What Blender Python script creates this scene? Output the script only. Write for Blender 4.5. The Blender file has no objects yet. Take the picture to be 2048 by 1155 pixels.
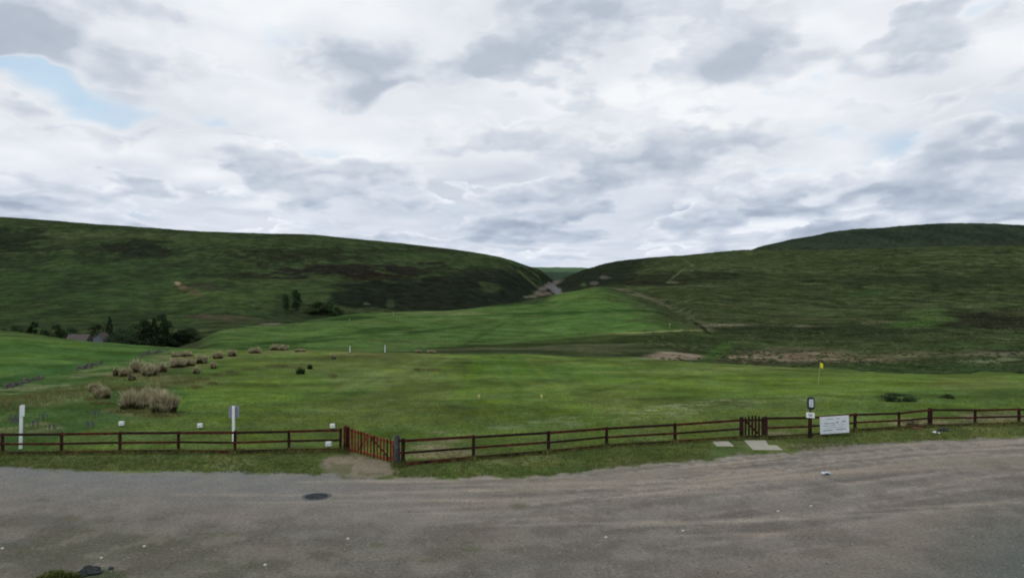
import bpy, math, random
import numpy as np
from mathutils import Vector, Matrix, Quaternion

random.seed(7)
RNG = np.random.default_rng(11)
H = 7.6            # eye height (first-floor window) in metres
F = 1600.0         # focal length in pixels of a 2048 px wide picture
CX, CY = 1024.0, 577.5
sc = bpy.context.scene
col = sc.collection

# ------------------------------------------------------------------ noise
def _hash(ix, iy, seed):
    h = (ix.astype(np.int64) * 374761393 + iy.astype(np.int64) * 668265263 + seed * 982451653) & 0xFFFFFFFF
    h = ((h ^ (h >> 13)) * 1274126177) & 0xFFFFFFFF
    h = (h ^ (h >> 16)) & 0xFFFFFFFF
    return h.astype(np.float64) / 4294967295.0
def vnoise(x, y, seed=0):
    ix = np.floor(x); iy = np.floor(y)
    fx = x - ix; fy = y - iy
    fx = fx * fx * fx * (fx * (fx * 6 - 15) + 10); fy = fy * fy * fy * (fy * (fy * 6 - 15) + 10)
    a = _hash(ix, iy, seed); b = _hash(ix + 1, iy, seed)
    c = _hash(ix, iy + 1, seed); d = _hash(ix + 1, iy + 1, seed)
    return (a * (1 - fx) + b * fx) * (1 - fy) + (c * (1 - fx) + d * fx) * fy
def fbm(x, y, octv=5, seed=0, gain=0.5):
    s = 0; a = 1.0; t = 0
    for o in range(octv):
        s = s + a * vnoise(x, y, seed + o * 17); t += a
        x, y = x * 1.9 + y * 0.55 + 13.1, y * 1.9 - x * 0.55 + 7.7
        a *= gain
    return s / t          # 0..1, mean .5
def sstep(a, b, x):
    t = np.clip((x - a) / (b - a), 0, 1); return t * t * (3 - 2 * t)

# ------------------------------------------------------------------ monotone cubic
def pchip(xk, yk, x):
    xk = np.asarray(xk, float); yk = np.asarray(yk, float)
    h = np.diff(xk); dl = np.diff(yk) / h
    m = np.zeros_like(yk)
    for i in range(1, len(xk) - 1):
        if dl[i - 1] * dl[i] > 0:
            w1 = 2 * h[i] + h[i - 1]; w2 = h[i] + 2 * h[i - 1]
            m[i] = (w1 + w2) / (w1 / dl[i - 1] + w2 / dl[i])
    m[0] = dl[0]; m[-1] = dl[-1]
    x = np.clip(x, xk[0], xk[-1])
    i = np.clip(np.searchsorted(xk, x, side='right') - 1, 0, len(h) - 1)
    t = (x - xk[i]) / h[i]
    h00 = (1 + 2 * t) * (1 - t) ** 2; h10 = t * (1 - t) ** 2; h01 = t * t * (3 - 2 * t); h11 = t * t * (t - 1)
    return h00 * yk[i] + h10 * h[i] * m[i] + h01 * yk[i + 1] + h11 * h[i] * m[i + 1]

# ------------------------------------------------------------------ lie of the land
# per bearing: field edge, dip, terrace, brink, river hollow, hill foot, mid slope, crest; a value above 200 is
# the line of sight the surface lies on, a smaller one its height in metres
def q(d, a): return (d, a)
TAB = {
 -700: [q(75,-1.2), q(150,655), q(170,-6), q(200,-11), q(240,-13), q(320,-14), q(400,650), q(600,535), q(1200,405)],
 0:    [q(75,-1.3), q(150,661), q(170,-5), q(200,-10), q(240,-13.5), q(320,-14.5), q(400,652), q(620,560), q(1100,437)],
 200:  [q(75,-1.3), q(150,685), q(170,-7), q(200,-10), q(240,-13.5), q(320,-14.5), q(400,652), q(620,560), q(1080,451)],
 330:  [q(75,-1.3), q(150,694), q(170,-6.5), q(200,-9), q(240,-12.8), q(330,-14), q(410,652), q(620,560), q(1060,461)],
 380:  [q(75,-1.3), q(142,697), q(160,-5.8), q(190,-7.2), q(235,-9.3), q(330,-14), q(420,650), q(610,562), q(1050,465)],
 440:  [q(75,-1.3), q(135,699), q(155,-5), q(185,690), q(250,662), q(330,-13), q(420,646), q(600,565), q(1050,468)],
 600:  [q(75,-1.4), q(130,701), q(150,-4.0), q(185,692), q(300,645), q(390,-13), q(470,636), q(640,560), q(1050,470)],
 700:  [q(75,-1.4), q(130,703), q(150,-4.2), q(185,693), q(345,630), q(420,-13), q(500,-9), q(650,560), q(1030,478)],
 800:  [q(75,-1.4), q(130,705), q(150,-4.4), q(185,694), q(380,624), q(460,-12), q(540,-8), q(680,560), q(1000,487)],
 900:  [q(75,-1.4), q(130,706), q(150,-4.5), q(190,694), q(410,620), q(480,-12), q(560,-7), q(700,557), q(980,498)],
 1000: [q(75,-1.4), q(130,708), q(150,-4.7), q(200,690), q(440,607), q(520,-11), q(600,-5), q(740,552), q(960,515)],
 1050: [q(75,-1.4), q(130,709), q(150,-4.7), q(200,688), q(480,600), q(560,-10), q(660,-3), q(800,558), q(980,530)],
 1080: [q(75,-1.4), q(130,710), q(150,-4.8), q(200,686), q(500,596), q(590,-8), q(700,0), q(850,568), q(1000,542)],
 1110: [q(75,-1.4), q(130,711), q(150,-4.9), q(200,684), q(520,590), q(620,-3), q(760,588), q(950,573), q(1300,560)],
 1140: [q(75,-1.4), q(130,712), q(150,-5.0), q(205,681), q(530,584), q(620,0), q(720,583), q(870,566), q(1150,551)],
 1170: [q(75,-1.4), q(130,712), q(150,-5.0), q(210,678), q(545,578), q(620,4), q(700,572), q(850,555), q(1050,539)],
 1200: [q(75,-1.4), q(130,713), q(150,-5.1), q(215,675), q(560,574), q(620,577), q(690,564), q(820,545), q(1000,530)],
 1250: [q(75,-1.4), q(128,715), q(148,-5.2), q(215,671), q(560,576), q(620,571), q(690,560), q(800,540), q(980,521)],
 1300: [q(75,-1.4), q(126,717), q(145,-5.2), q(215,668), q(470,597), q(540,581), q(620,565), q(760,540), q(950,516)],
 1390: [q(75,-1.4), q(120,723), q(140,-5.4), q(200,689), q(300,652), q(400,612), q(500,585), q(700,548), q(930,508)],
 1500: [q(75,-1.35), q(115,729), q(135,-5.4), q(195,700), q(280,665), q(380,625), q(480,595), q(680,548), q(920,500)],
 1620: [q(75,-1.3), q(112,737), q(135,-5.5), q(190,708), q(270,672), q(370,632), q(480,598), q(680,548), q(900,500)],
 1900: [q(75,-1.3), q(105,749), q(130,-5.6), q(180,715), q(260,675), q(360,635), q(470,600), q(670,546), q(900,493)],
 2048: [q(75,-1.2), q(102,747), q(130,-5.6), q(180,716), q(260,675), q(360,635), q(470,600), q(670,546), q(900,492)],
 2750: [q(75,-1.2), q(102,747), q(130,-5.6), q(180,716), q(260,675), q(360,635), q(470,600), q(670,540), q(900,490)],
}
LX = [-700, 900, 1000, 1060, 1080, 1110, 1140, 1170, 1200, 1250, 1400, 1500, 1530, 1560, 1620, 1660, 1700, 1800, 1900, 1950, 2048, 2750]
LD = [2600, 2900, 3200, 3500, 3500, 3500, 3500, 3500, 3400, 3000, 2000, 1900, 1900, 1900, 1900, 1900, 1900, 1900, 1900, 1900, 1900, 1900]
LV = [470, 540, 540, 537, 535.5, 535, 535.5, 537, 540, 536, 518, 503, 493, 486, 474, 466, 461, 453, 447, 447, 451, 480]
cols_ = sorted(TAB)
NL = len(TAB[0])
TD = np.array([[TAB[c][k][0] for c in cols_] for k in range(NL)], float)
def tov(d, a): return a if a > 200 else CY + (H - a) * F / d
TV = np.array([[tov(*TAB[c][k]) for c in cols_] for k in range(NL)], float)

PXT = np.linspace(-700, 2750, 1381)
rows = [2.0]
while rows[-1] < 9000:
    d = rows[-1]
    rows.append(d * (1.03 if d < 18 else 1.0085 if d < 120 else 1.0075 if d < 1300 else 1.02))
ROWS = np.array(rows)
kd = [np.interp(PXT, cols_, TD[k]) for k in range(NL)]
kv = [pchip(cols_, TV[k], PXT) for k in range(NL)]
ld = np.interp(PXT, LX, LD); lv = pchip(LX, LV, PXT)
ZT = np.zeros((len(PXT), len(ROWS)))
for i in range(len(PXT)):
    ds = [0, 30, 46] + [kd[k][i] for k in range(NL)]
    zs = [0, 0, -0.02] + [H - (kv[k][i] - CY) * kd[k][i] / F for k in range(NL)]
    dj, vj = kd[-1][i], kv[-1][i]
    for dd, vv in ((dj + .4 * (ld[i] - dj), max(vj, lv[i]) + 9), (ld[i], lv[i]), (ld[i] * 1.4, lv[i] + 30), (9500, 600)):
        ds.append(dd); zs.append(H - (vv - CY) * dd / F)
    ZT[i] = pchip(ds, zs, ROWS)
# fan-shaped grid, apex 12 m behind the eye
S = np.linspace(-1.12, 1.12, 1700)
OFF = 12.0
DD, SS = np.meshgrid(ROWS, S, indexing='ij')
XX = SS * (DD + OFF); YY = DD
PX = CX + F * XX / YY
PXc = np.clip(PX, PXT[0], PXT[-1])
fi = (PXc - PXT[0]) / (PXT[1] - PXT[0]); i0 = np.clip(fi.astype(int), 0, len(PXT) - 2); ft = fi - i0
ri = np.arange(len(ROWS))[:, None]
ZZ = ZT[i0, ri] * (1 - ft) + ZT[i0 + 1, ri] * ft
# which band of land each grid point lies in (0 near field ... 9 crest)
def band_d(k): return np.interp(PXc, PXT, kd[k])
dC = band_d(1); dE = band_d(3); dF = band_d(4); dH = band_d(6); dJ = band_d(8)
VV0 = CY + (H - ZZ) * F / YY
# relief
wn = 1 / 14.0
n_small = fbm(XX * 0.55, YY * 0.55, 4, 5) - .5
n_mid = fbm(XX / 11, YY / 11, 5, 21) - .5
n_big = fbm(XX / 70, YY / 70, 5, 41) - .5
moorish = sstep(0.94, 1.06, YY / dC)                       # beyond the near field
fair = sstep(0, 25, YY - dC - 8) * (1 - sstep(-20, 20, YY - dF)) * sstep(385, 470, PX) * (1 - sstep(1290, 1400, PX + (VV0 - 655) * -1.9))
moor_r = sstep(1280, 1420, PX + (655 - VV0) * 1.8) * moorish
fieldamp = sstep(44, 60, YY)
amp_mid = 0.22 * fieldamp + moorish * (0.5 + 0.9 * moor_r) * (1 - .6 * fair)
amp_big = moorish * np.clip((YY - 200) / 500, 0, 1) * 7.0 * (1 - .55 * fair)
amp_sm = 0.05 * sstep(31, 36, YY) + moorish * (0.22 + .5 * moor_r) * (1 - .7 * fair)
ZZ = ZZ + n_small * amp_sm + n_mid * amp_mid + n_big * amp_big * (1 - .75 * sstep(.8, 1, YY / dJ) * (1 - sstep(1, 1.15, YY / dJ)))
VV = CY + (H - ZZ) * F / YY                                 # line of sight of each point

def hz(x, y):
    """height of the ground at x, y"""
    s = x / (y + OFF)
    a = (s - S[0]) / (S[1] - S[0]); b = np.interp(y, ROWS, np.arange(len(ROWS)))
    a = min(max(a, 0), len(S) - 1.001); b = min(max(b, 0), len(ROWS) - 1.001)
    ia, ib = int(a), int(b); fa, fb = a - ia, b - ib
    return float((ZZ[ib, ia] * (1 - fa) + ZZ[ib, ia + 1] * fa) * (1 - fb) + (ZZ[ib + 1, ia] * (1 - fa) + ZZ[ib + 1, ia + 1] * fa) * fb)
def at(px, v, dmin=18, dmax=3000):
    """first ground point seen along a bearing"""
    d = dmin
    while d < dmax:
        if H - (v - CY) * d / F <= hz((px - CX) / F * d, d): break
        d *= 1.002
    x = (px - CX) / F * d
    return Vector((x, d, hz(x, d)))
def at_d(px, d):
    x = (px - CX) / F * d
    return Vector((x, d, hz(x, d)))

# ------------------------------------------------------------------ land cover (albedo, plus cloud shade on the left hill)
def lin(c):
    c = np.asarray(c, float) / 255.0
    return np.where(c <= .04045, c / 12.92, ((c + .055) / 1.055) ** 2.4)
GAIN = 1.12
def alb(r, g, b): return lin((r, g, b)) * GAIN
sh = XX.shape
C = np.zeros(sh + (3,))
def paint(mask, rgb, k=1.0):
    i = np.flatnonzero(mask > 1e-3)
    if not len(i): return
    m = np.clip(mask.ravel()[i] * k, 0, 1)[:, None]; Cf = C.reshape(-1, 3)
    Cf[i] = Cf[i] * (1 - m) + np.asarray(rgb) * m
W1 = fbm(XX / 3.2, YY / 3.2, 5, 101); W2 = fbm(XX / 17, YY / 17, 6, 131, .6); W3 = fbm(XX / 60, YY / 60, 5, 171, .55)
W4 = fbm(XX / 9 + 31, YY / 9, 6, 211, .62)
jx = (fbm(XX / 25, YY / 25, 4, 301) - .5); jy = (fbm(XX / 25, YY / 25, 4, 341) - .5)
PXr, VV0r, YYr, jxr, jyr, W2r = [q_.ravel() for q_ in (PX, VV0, YY, jx, jy, W2)]
def blob(px, v, rx, ry, dmin=0, dmax=9000, ang=0.0, warp=1.0, soft=.35, frag=.0):
    """patch of ground cover round a sighted point, with a ragged edge"""
    R2 = max(rx, ry) * 2.2 if ang else rx * 2.2; Q2 = max(abs(math.sin(ang)) * rx, ry) * 2.4 + 2
    i = np.flatnonzero((abs(PXr - px) < R2) & (abs(VV0r - v) < Q2) & (YYr > dmin) & (YYr < dmax))
    X = PXr[i] - px; Y = VV0r[i] - v; ca, sa = math.cos(ang), math.sin(ang)
    x = (X * ca + Y * sa) / rx + jxr[i] * 1.5 * warp; y = (-X * sa + Y * ca) / ry + jyr[i] * 1.5 * warp
    r = np.sqrt(x * x + y * y) + (W2r[i] - .5) * frag * 2
    out = np.zeros(PX.size); out[i] = 1 - sstep(1 - soft, 1 + soft, r)
    return out.reshape(PX.shape)

fence_v = np.interp(PX, [-300, 0, 690, 800, 947, 1097, 1213, 1350, 1480, 1620, 1710, 1860, 2048, 2400],
                    [910, 908, 903, 930, 918, 905, 893, 885, 878, 874, 862, 853, 848, 840])
verge0 = sstep(-4, 3, VV0 - fence_v)
# base: near field
paint(np.ones(sh), alb(72, 92, 40))
paint(sstep(.42, .62, W2), alb(64, 90, 34), .8)
paint(sstep(.5, .66, W4), alb(88, 98, 46), .7)
paint(sstep(.52, .7, W3), alb(78, 104, 36), .6)
nearf = 1 - moorish
# left part of near field, rougher and bluer green
lf = (1 - sstep(300, 520, PX)) * nearf
paint(lf, alb(54, 82, 40), .75)
# mown left field beyond the wall
wall_v = np.interp(PX, [-400, 0, 100, 200, 330, 400], [860, 778, 752, 728, 701, 694])
lfield = (1 - sstep(330, 400, PX)) * sstep(-3, 5, wall_v - VV0) * (YY < dC * 1.1)
paint(lfield, alb(58, 88, 38))
paint(lfield * sstep(.4, .6, fbm(XX / 60, YY / 9, 3, 77)), alb(72, 100, 42), .8)
paint(lfield * (1 - sstep(664, 684, VV0 - PX * .06)), alb(66, 78, 44), .6)
paint(blob(120, 745, 300, 12, ang=-.2) * lfield, alb(46, 80, 36), .7)
# rough pale grass below the wall
rg = (1 - sstep(0, 26, np.abs(VV0 - wall_v - 20))) * (PX < 360) * nearf
paint(rg * sstep(.52, .6, W1), alb(104, 110, 76), .6)
paint(blob(60, 845, 140, 16) * sstep(.45, .6, W1), alb(98, 104, 70), .8)
paint(blob(80, 790, 120, 20) * sstep(.5, .62, W1), alb(96, 106, 68), .6)
# tee ground at the left, mown
tee_t = np.interp(PX, [90, 130, 200, 260, 300, 480, 700, 800], [900, 868, 855, 838, 829, 830, 838, 900])
paint(sstep(-1.5, 1.5, VV0 - tee_t) * (PX > 90) * (PX < 800) * (1 - verge0), alb(78, 98, 42), .85)
paint(sstep(-1.5, 1.5, VV0 - tee_t) * (PX > 90) * (PX < 800) * (1 - verge0) * sstep(.5, .66, W4), alb(88, 100, 52), .7)
paint(blob(480, 790, 130, 30), alb(80, 108, 30), .45)
# stripes and greens on the near field
st = np.sin((XX + YY * .12) / 3.1) * .5 + .5
paint(st * sstep(600, 900, PX) * (1 - sstep(1250, 1420, PX)) * nearf * sstep(58, 75, YY), alb(84, 108, 44), .45)
for b in ((760, 755, 140, 26, (96, 108, 62), .45), (1000, 735, 60, 22, (66, 102, 30), .7), (1160, 745, 160, 14, (56, 92, 30), .6), (1240, 760, 180, 10, (62, 98, 30), .4),
          (1300, 785, 130, 16, (92, 108, 44), .55), (1560, 770, 260, 22, (84, 108, 36), .8), (1800, 762, 230, 16, (82, 106, 36), .8), (1600, 745, 300, 6, (92, 112, 50), .5),
          (840, 820, 260, 26, (76, 86, 42), .55), (1120, 810, 120, 20, (82, 104, 34), .5), (700, 725, 140, 14, (66, 76, 40), .6), (860, 722, 100, 10, (64, 74, 40), .5),
          (1420, 790, 110, 8, (74, 102, 36), .5), (1960, 790, 160, 20, (58, 84, 40), .7), (1970, 768, 100, 12, (92, 100, 50), .7), (1700, 812, 200, 18, (66, 96, 40), .5),
          (1840, 745, 120, 5, (92, 112, 46), .6), (1990, 756, 60, 10, (84, 100, 46), .7)):
    paint(blob(*b[:4]) * nearf, alb(*b[4]), b[5])
paint(blob(1300, 826, 330, 10, ang=-.09, frag=.6) * sstep(.52, .62, fbm(XX / 1.1 + 5, YY / 1.1, 5, 825, .6)), alb(112, 126, 92), .45)
paint(blob(1360, 812, 240, 5, ang=-.1, frag=.6) * sstep(.56, .64, fbm(XX / 1.5 + 9, YY / .8, 5, 827, .6)), alb(136, 144, 112), .5)
# straw litter round the rush clumps
for px_, v_, w_ in ((262, 815, 60), (310, 822, 70), (200, 795, 34), (187, 781, 22), (245, 750, 44), (270, 743, 40), (300, 750, 56), (352, 733, 40), (380, 730, 60), (434, 716, 26), (463, 711, 22), (508, 705, 34), (556, 699, 40), (598, 702, 34), (360, 712, 70), (340, 760, 110), (850, 704, 44), (730, 705, 90)):
    paint(blob(px_, v_ + 2, w_ * .8, max(3, w_ * .11), dmax=160, warp=.8, frag=.5) * nearf, alb(104, 100, 66), .55)
# worn and bright swathes of the mown hole
def swathe(p, w, c, k):
    t = np.zeros(PX.shape); 
    for (x0, y0), (x1, y1) in zip(p[:-1], p[1:]):
        u = np.clip((VV0 - y0) / (y1 - y0), 0, 1); inside = (VV0 >= min(y0, y1)) & (VV0 <= max(y0, y1))
        t = np.where(inside, np.clip(1 - np.abs(PX + jx * 30 - (x0 + (x1 - x0) * u)) / (w * (.35 + .65 * (VV0 - 700) / 90)), 0, 1), t)
    paint(sstep(0, .9, t) * nearf, alb(*c), min(1, k + .2))
swathe([(905, 713), (850, 740), (720, 800)], 26, (92, 108, 56), .6)
swathe([(860, 713), (770, 745), (650, 790)], 18, (88, 102, 52), .5)
swathe([(955, 712), (945, 760), (925, 800)], 30, (74, 106, 30), .6)
swathe([(1000, 712), (1020, 760), (1050, 800)], 16, (58, 88, 30), .5)
swathe([(1050, 714), (1100, 760), (1150, 800)], 18, (86, 108, 40), .45)
swathe([(1460, 735), (1330, 760), (1190, 800)], 12, (92, 110, 52), .6)
swathe([(1420, 735), (1290, 762), (1160, 790)], 10, (56, 82, 30), .5)
paint(blob(1420, 738, 240, 4, ang=-.02) * nearf, alb(98, 112, 60), .5)
paint(blob(700, 716, 200, 6) * nearf, alb(72, 76, 42), .6)
paint(blob(840, 790, 200, 30, frag=.8) * nearf * sstep(.45, .6, W2), alb(78, 86, 44), .6)
paint(nearf * (1 - verge0) * (PX > 380), alb(86, 104, 42), .22)
# trodden earth
for b in ((890, 870, 60, 12), (900, 905, 80, 9), (1830, 845, 60, 12), (1950, 840, 130, 16), (870, 892, 40, 5), (1560, 868, 36, 8)):
    paint(blob(*b, dmax=60) * sstep(.35, .5, W1), alb(112, 104, 80), .75)
paint(blob(1830, 858, 34, 6, dmax=60), alb(78, 52, 40), .8)
# verge between fence and yard
edge_v = np.interp(PX, [-300, 0, 200, 400, 600, 800, 1000, 1100, 1200, 1300, 1400, 1500, 1560, 1700, 1800, 1900, 2048, 2400],
                   [925, 935, 942, 945, 950, 956, 955, 950, 940, 930, 920, 911, 905, 893, 885, 880, 872, 866])
verge = sstep(-4, 3, VV0 - fence_v)
paint(verge, alb(78, 88, 44), .75)
paint(verge * sstep(.45, .62, W1), alb(92, 98, 54), .6)
paint(verge * sstep(.5, .62, fbm(XX / 1.6, YY / 2.5, 4, 411)), alb(58, 78, 34), .6)
paint(blob(960, 935, 260, 10, dmax=60), alb(60, 84, 36), .6)
# beyond the near field: moor by default
mo = sstep(1.0, 1.07, YY / dC)
paint(mo, alb(56, 66, 38))
paint(mo * sstep(.4, .6, W2), alb(44, 53, 31), .85)
paint(mo * sstep(.5, .68, W4), alb(70, 77, 47), .75)
paint(mo * sstep(.52, .72, W3), alb(40, 50, 30), .6)
paint(mo * sstep(.55, .7, fbm(XX / 22 + 9, YY / 30, 6, 511, .6)), alb(54, 72, 36), .8)
MP = fbm(XX / 26 + 3, YY / 16 + 9, 6, 915, .58); MP2 = fbm(XX / 9 + 3, YY / 7, 5, 945, .56)
paint(mo * sstep(.53, .59, MP), alb(36, 47, 28), .6); paint(mo * sstep(.56, .62, MP2), alb(68, 80, 44), .45); paint(mo * sstep(.59, .65, 1 - MP2), alb(40, 50, 30), .5)
SK = fbm(XX / 34, YY / 9, 6, 551, .62); SK2 = fbm(XX / 16 + 7, YY / 6, 5, 571, .6)
paint(mo * sstep(.52, .64, SK), alb(34, 43, 26), .6)
paint(mo * sstep(.54, .64, SK2), alb(78, 84, 52), .45)
paint(mo * (1 - sstep(.34, .46, SK)), alb(62, 72, 42), .5)
# the mown holes on the terrace
fw = fair * (1 - sstep(-1.5, 2.5, VV0 - np.interp(PX, [380, 800, 900, 1000, 1100, 1200, 1290, 1400], [703, 702, 697, 690, 684, 675, 664, 660])))
paint(fw, alb(62, 88, 40))
paint(fw * sstep(.42, .6, W2), alb(64, 92, 40), .8)
paint(fw * sstep(.52, .66, W4), alb(76, 90, 50), .6)
for b in ((760, 660, 110, 7, -.12, (50, 76, 32)), (650, 672, 150, 4, -.12, (48, 74, 32)), (900, 655, 90, 4, -.15, (50, 76, 34)), (560, 690, 120, 5, -.1, (48, 76, 32)),
          (1150, 624, 200, 4, -.03, (44, 76, 30)), (1090, 604, 110, 4, -.06, (48, 78, 32)), (960, 672, 70, 5, -.5, (60, 84, 38)), (690, 636, 60, 6, 0, (42, 66, 30))):
    paint(blob(b[0], b[1], b[2], b[3] * .8, 150, 700, b[4], .8, .4, .8) * fw, alb(*[q_ * .92 for q_ in b[5]]), .9)
for b in ((870, 640, 120, 9, 0, (72, 96, 44)), (1180, 650, 150, 20, 0, (66, 98, 40)), (1180, 600, 70, 16, 0, (66, 96, 38)), (560, 672, 110, 10, -.1, (68, 94, 42)), (900, 626, 90, 3, 0, (98, 108, 66)), (1130, 594, 60, 3, -.1, (88, 106, 50))):
    paint(blob(b[0], b[1], b[2], b[3], 150, 700, b[4]) * fw, alb(*b[5]), .6)
# banks below the terrace, bleached grass and peat
for b in ((1010, 694, 200, 8, -.05, (50, 62, 32), .8), (1100, 700, 260, 5, 0, (70, 74, 50), .8), (1000, 703, 160, 3, 0, (40, 50, 28), .8), (1260, 672, 200, 6, -.06, (52, 62, 30), .8),
          (1360, 680, 130, 8, 0, (42, 56, 28), .8), (1310, 663, 90, 1.8, -.04, (112, 122, 72), .9), (1240, 668, 90, 1.6, 0, (84, 92, 54), .7), (1100, 688, 220, 3, -.03, (42, 52, 26), .8),
          (1200, 692, 140, 4, -.03, (76, 78, 56), .6)):
    paint(blob(b[0], b[1], b[2], b[3], 130, 420, b[4], .5), alb(*b[5]), b[6])
for b in ((1350, 714, 62, 8, (124, 110, 90), .95), (1560, 714, 130, 15, (116, 100, 82), .9), (1690, 719, 120, 9, (106, 92, 72), .75), (1500, 716, 60, 8, (126, 112, 92), .8), (1960, 708, 130, 5, (104, 98, 78), .6), (1800, 712, 150, 6, (88, 86, 62), .6),
          (1470, 650, 60, 3.5, (112, 104, 82), .8), (1580, 653, 70, 2.5, (98, 92, 70), .7), (1800, 643, 60, 2, (96, 90, 66), .8), (1990, 722, 70, 3, (100, 108, 76), .7)):
    paint(blob(*b[:4], dmin=112, warp=.7, frag=.3) * moorish, alb(*b[4]), b[5])
paint(blob(1432, 706, 40, 12, 120, 260, -.55, .3), alb(54, 82, 30), .8)
paint(blob(1850, 735, 190, 9, 100, 300), alb(48, 70, 36), .7)
# ditch and stony bank right of the fairway
t_ = np.interp(VV0, [578, 600, 625, 645, 660], [1235, 1310, 1362, 1392, 1412])
ditch = (1 - sstep(0, 22, np.abs(PX - t_ - 6))) * (VV0 > 577) * (VV0 < 662) * (YY > 200)
paint(ditch * sstep(.36, .55, W4), alb(92, 90, 68), .75)
paint(blob(1400, 652, 26, 3, 200, 500, .6, .2), alb(30, 34, 22), .9)
paint(blob(1382, 636, 10, 4, 200, 500), alb(120, 126, 104), .7)
# right moor
R = moor_r
for b in ((1600, 520, 260, 12, (50, 62, 34), .6), (1700, 560, 300, 12, (42, 50, 30), .6), (1450, 590, 200, 12, (52, 60, 34), .6), (1330, 555, 120, 10, (38, 42, 28), .8),
          (1290, 565, 90, 6, (34, 34, 26), .8), (1960, 640, 110, 18, (36, 36, 27), .9), (1860, 630, 40, 16, (64, 84, 40), .8), (1840, 648, 50, 8, (54, 82, 32), .7),
          (1650, 660, 200, 8, (38, 46, 28), .8), (1600, 676, 240, 6, (46, 56, 32), .7), (1740, 700, 260, 5, (56, 68, 38), .7), (1500, 635, 200, 8, (62, 68, 42), .7),
          (1700, 620, 160, 8, (64, 76, 44), .6), (1900, 560, 200, 14, (42, 48, 30), .7), (1500, 530, 120, 6, (64, 72, 42), .5), (1940, 690, 120, 6, (56, 74, 38), .6), (1720, 590, 60, 5, (46, 68, 36), .6)):
    paint(blob(*b[:4], dmin=110, dmax=960, frag=.9) * moorish, alb(*b[4]), b[5])
for b in ((1355, 547, 20, 1.5, -.6), (1378, 527, 14, 1.2, .7), (1400, 575, 50, 1.2, 0), (1345, 562, 12, 2, 0)):
    paint(blob(b[0], b[1], b[2], b[3], 300, 960, b[4], .3, .5, .4), alb(90, 98, 70), .65)
# left hill: ground cover, with cloud shade on its left painted in darker
LH = (1 - sstep(1060, 1120, PX)) * sstep(-30, 10, YY - np.minimum(dH, 430)) * (YY > 330)
paint(LH, alb(44, 60, 34))
paint(LH * sstep(.42, .6, W2), alb(38, 52, 32), .8)
paint(LH * sstep(.5, .66, W4), alb(58, 70, 42), .6)
paint(LH * sstep(.5, .66, W3), alb(48, 70, 36), .6)
paint(LH * sstep(.54, .66, SK), alb(32, 44, 28), .6); paint(LH * sstep(.56, .66, SK2), alb(62, 76, 46), .45)
HP = fbm(XX / 30 + 3, YY / 30 + (VV0 - 500) * .05, 6, 911, .56); HP2 = fbm(XX / 13 + 3, YY / 13 + (VV0 - 500) * .08, 5, 941, .56)
HP3 = fbm(XX / 45 + 13, YY / 45, 5, 971, .55)
for b in ((250, 560, 260, 40, (44, 66, 36), .8), (330, 600, 240, 20, (54, 76, 36), .75), (120, 590, 180, 30, (44, 66, 36), .7), (450, 590, 120, 24, (58, 78, 38), .7), (560, 560, 160, 12, (54, 70, 36), .6),
          (240, 625, 260, 14, (46, 68, 34), .7), (600, 590, 70, 18, (46, 66, 36), .7), (650, 605, 60, 14, (50, 68, 38), .7), (130, 500, 70, 6, (66, 82, 50), .6), (200, 466, 200, 4, (62, 80, 46), .5),
          (180, 470, 200, 5, (78, 84, 60), .4), (500, 478, 300, 8, (54, 72, 40), .5), (850, 520, 160, 12, (50, 66, 38), .6)):
    paint(blob(*b[:4], dmin=330, dmax=1300, frag=.7) * LH, alb(*b[4]), b[5])
paint(LH * sstep(.51, .55, HP) * sstep(.44, .54, HP3), alb(36, 47, 30), .5); paint(LH * sstep(.55, .59, HP2), alb(56, 72, 40), .4); paint(LH * sstep(.56, .6, 1 - HP2), alb(38, 49, 31), .4)
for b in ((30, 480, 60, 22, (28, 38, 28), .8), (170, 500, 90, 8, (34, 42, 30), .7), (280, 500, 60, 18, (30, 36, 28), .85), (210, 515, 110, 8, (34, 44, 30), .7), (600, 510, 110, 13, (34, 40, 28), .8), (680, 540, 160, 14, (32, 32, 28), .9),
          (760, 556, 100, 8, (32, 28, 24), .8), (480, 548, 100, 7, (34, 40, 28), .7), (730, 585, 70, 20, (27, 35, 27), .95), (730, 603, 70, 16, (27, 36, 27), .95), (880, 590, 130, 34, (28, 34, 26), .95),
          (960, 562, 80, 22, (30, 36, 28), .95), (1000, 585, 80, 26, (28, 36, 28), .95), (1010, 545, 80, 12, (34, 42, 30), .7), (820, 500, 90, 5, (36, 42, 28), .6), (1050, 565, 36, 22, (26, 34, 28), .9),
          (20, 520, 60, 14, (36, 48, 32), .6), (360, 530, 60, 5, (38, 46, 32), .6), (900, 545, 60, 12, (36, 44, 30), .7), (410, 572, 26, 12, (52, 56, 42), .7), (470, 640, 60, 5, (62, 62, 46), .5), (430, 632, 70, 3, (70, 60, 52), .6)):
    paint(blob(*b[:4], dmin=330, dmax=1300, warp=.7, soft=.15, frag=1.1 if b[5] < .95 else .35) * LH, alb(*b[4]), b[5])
paint(blob(1060, 560, 30, 3, 600, 1300, .75, .3) * LH, alb(66, 78, 46), .8)
paint(blob(975, 573, 22, 8, 500, 1300) * LH, alb(52, 66, 38), .6)
paint(blob(733, 606, 7, 1.6, 400, 1300, warp=.3), alb(84, 94, 66), .8); paint(blob(738, 616, 22, 3, 400, 1300, -.1), alb(50, 66, 40), .8); paint(blob(780, 605, 8, 9, 400, 1300), alb(44, 56, 36), .8)
paint(blob(355, 567, 6, 3, 400, 1200), alb(130, 112, 88), .8)
paint(blob(365, 575, 8, 5, 400, 1200), alb(100, 84, 64), .6)
paint(blob(388, 585, 22, 6, 400, 1200, .4), alb(76, 70, 52), .6)
paint(blob(540, 647, 28, 2, 320, 700), alb(104, 98, 92), .7)
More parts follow.
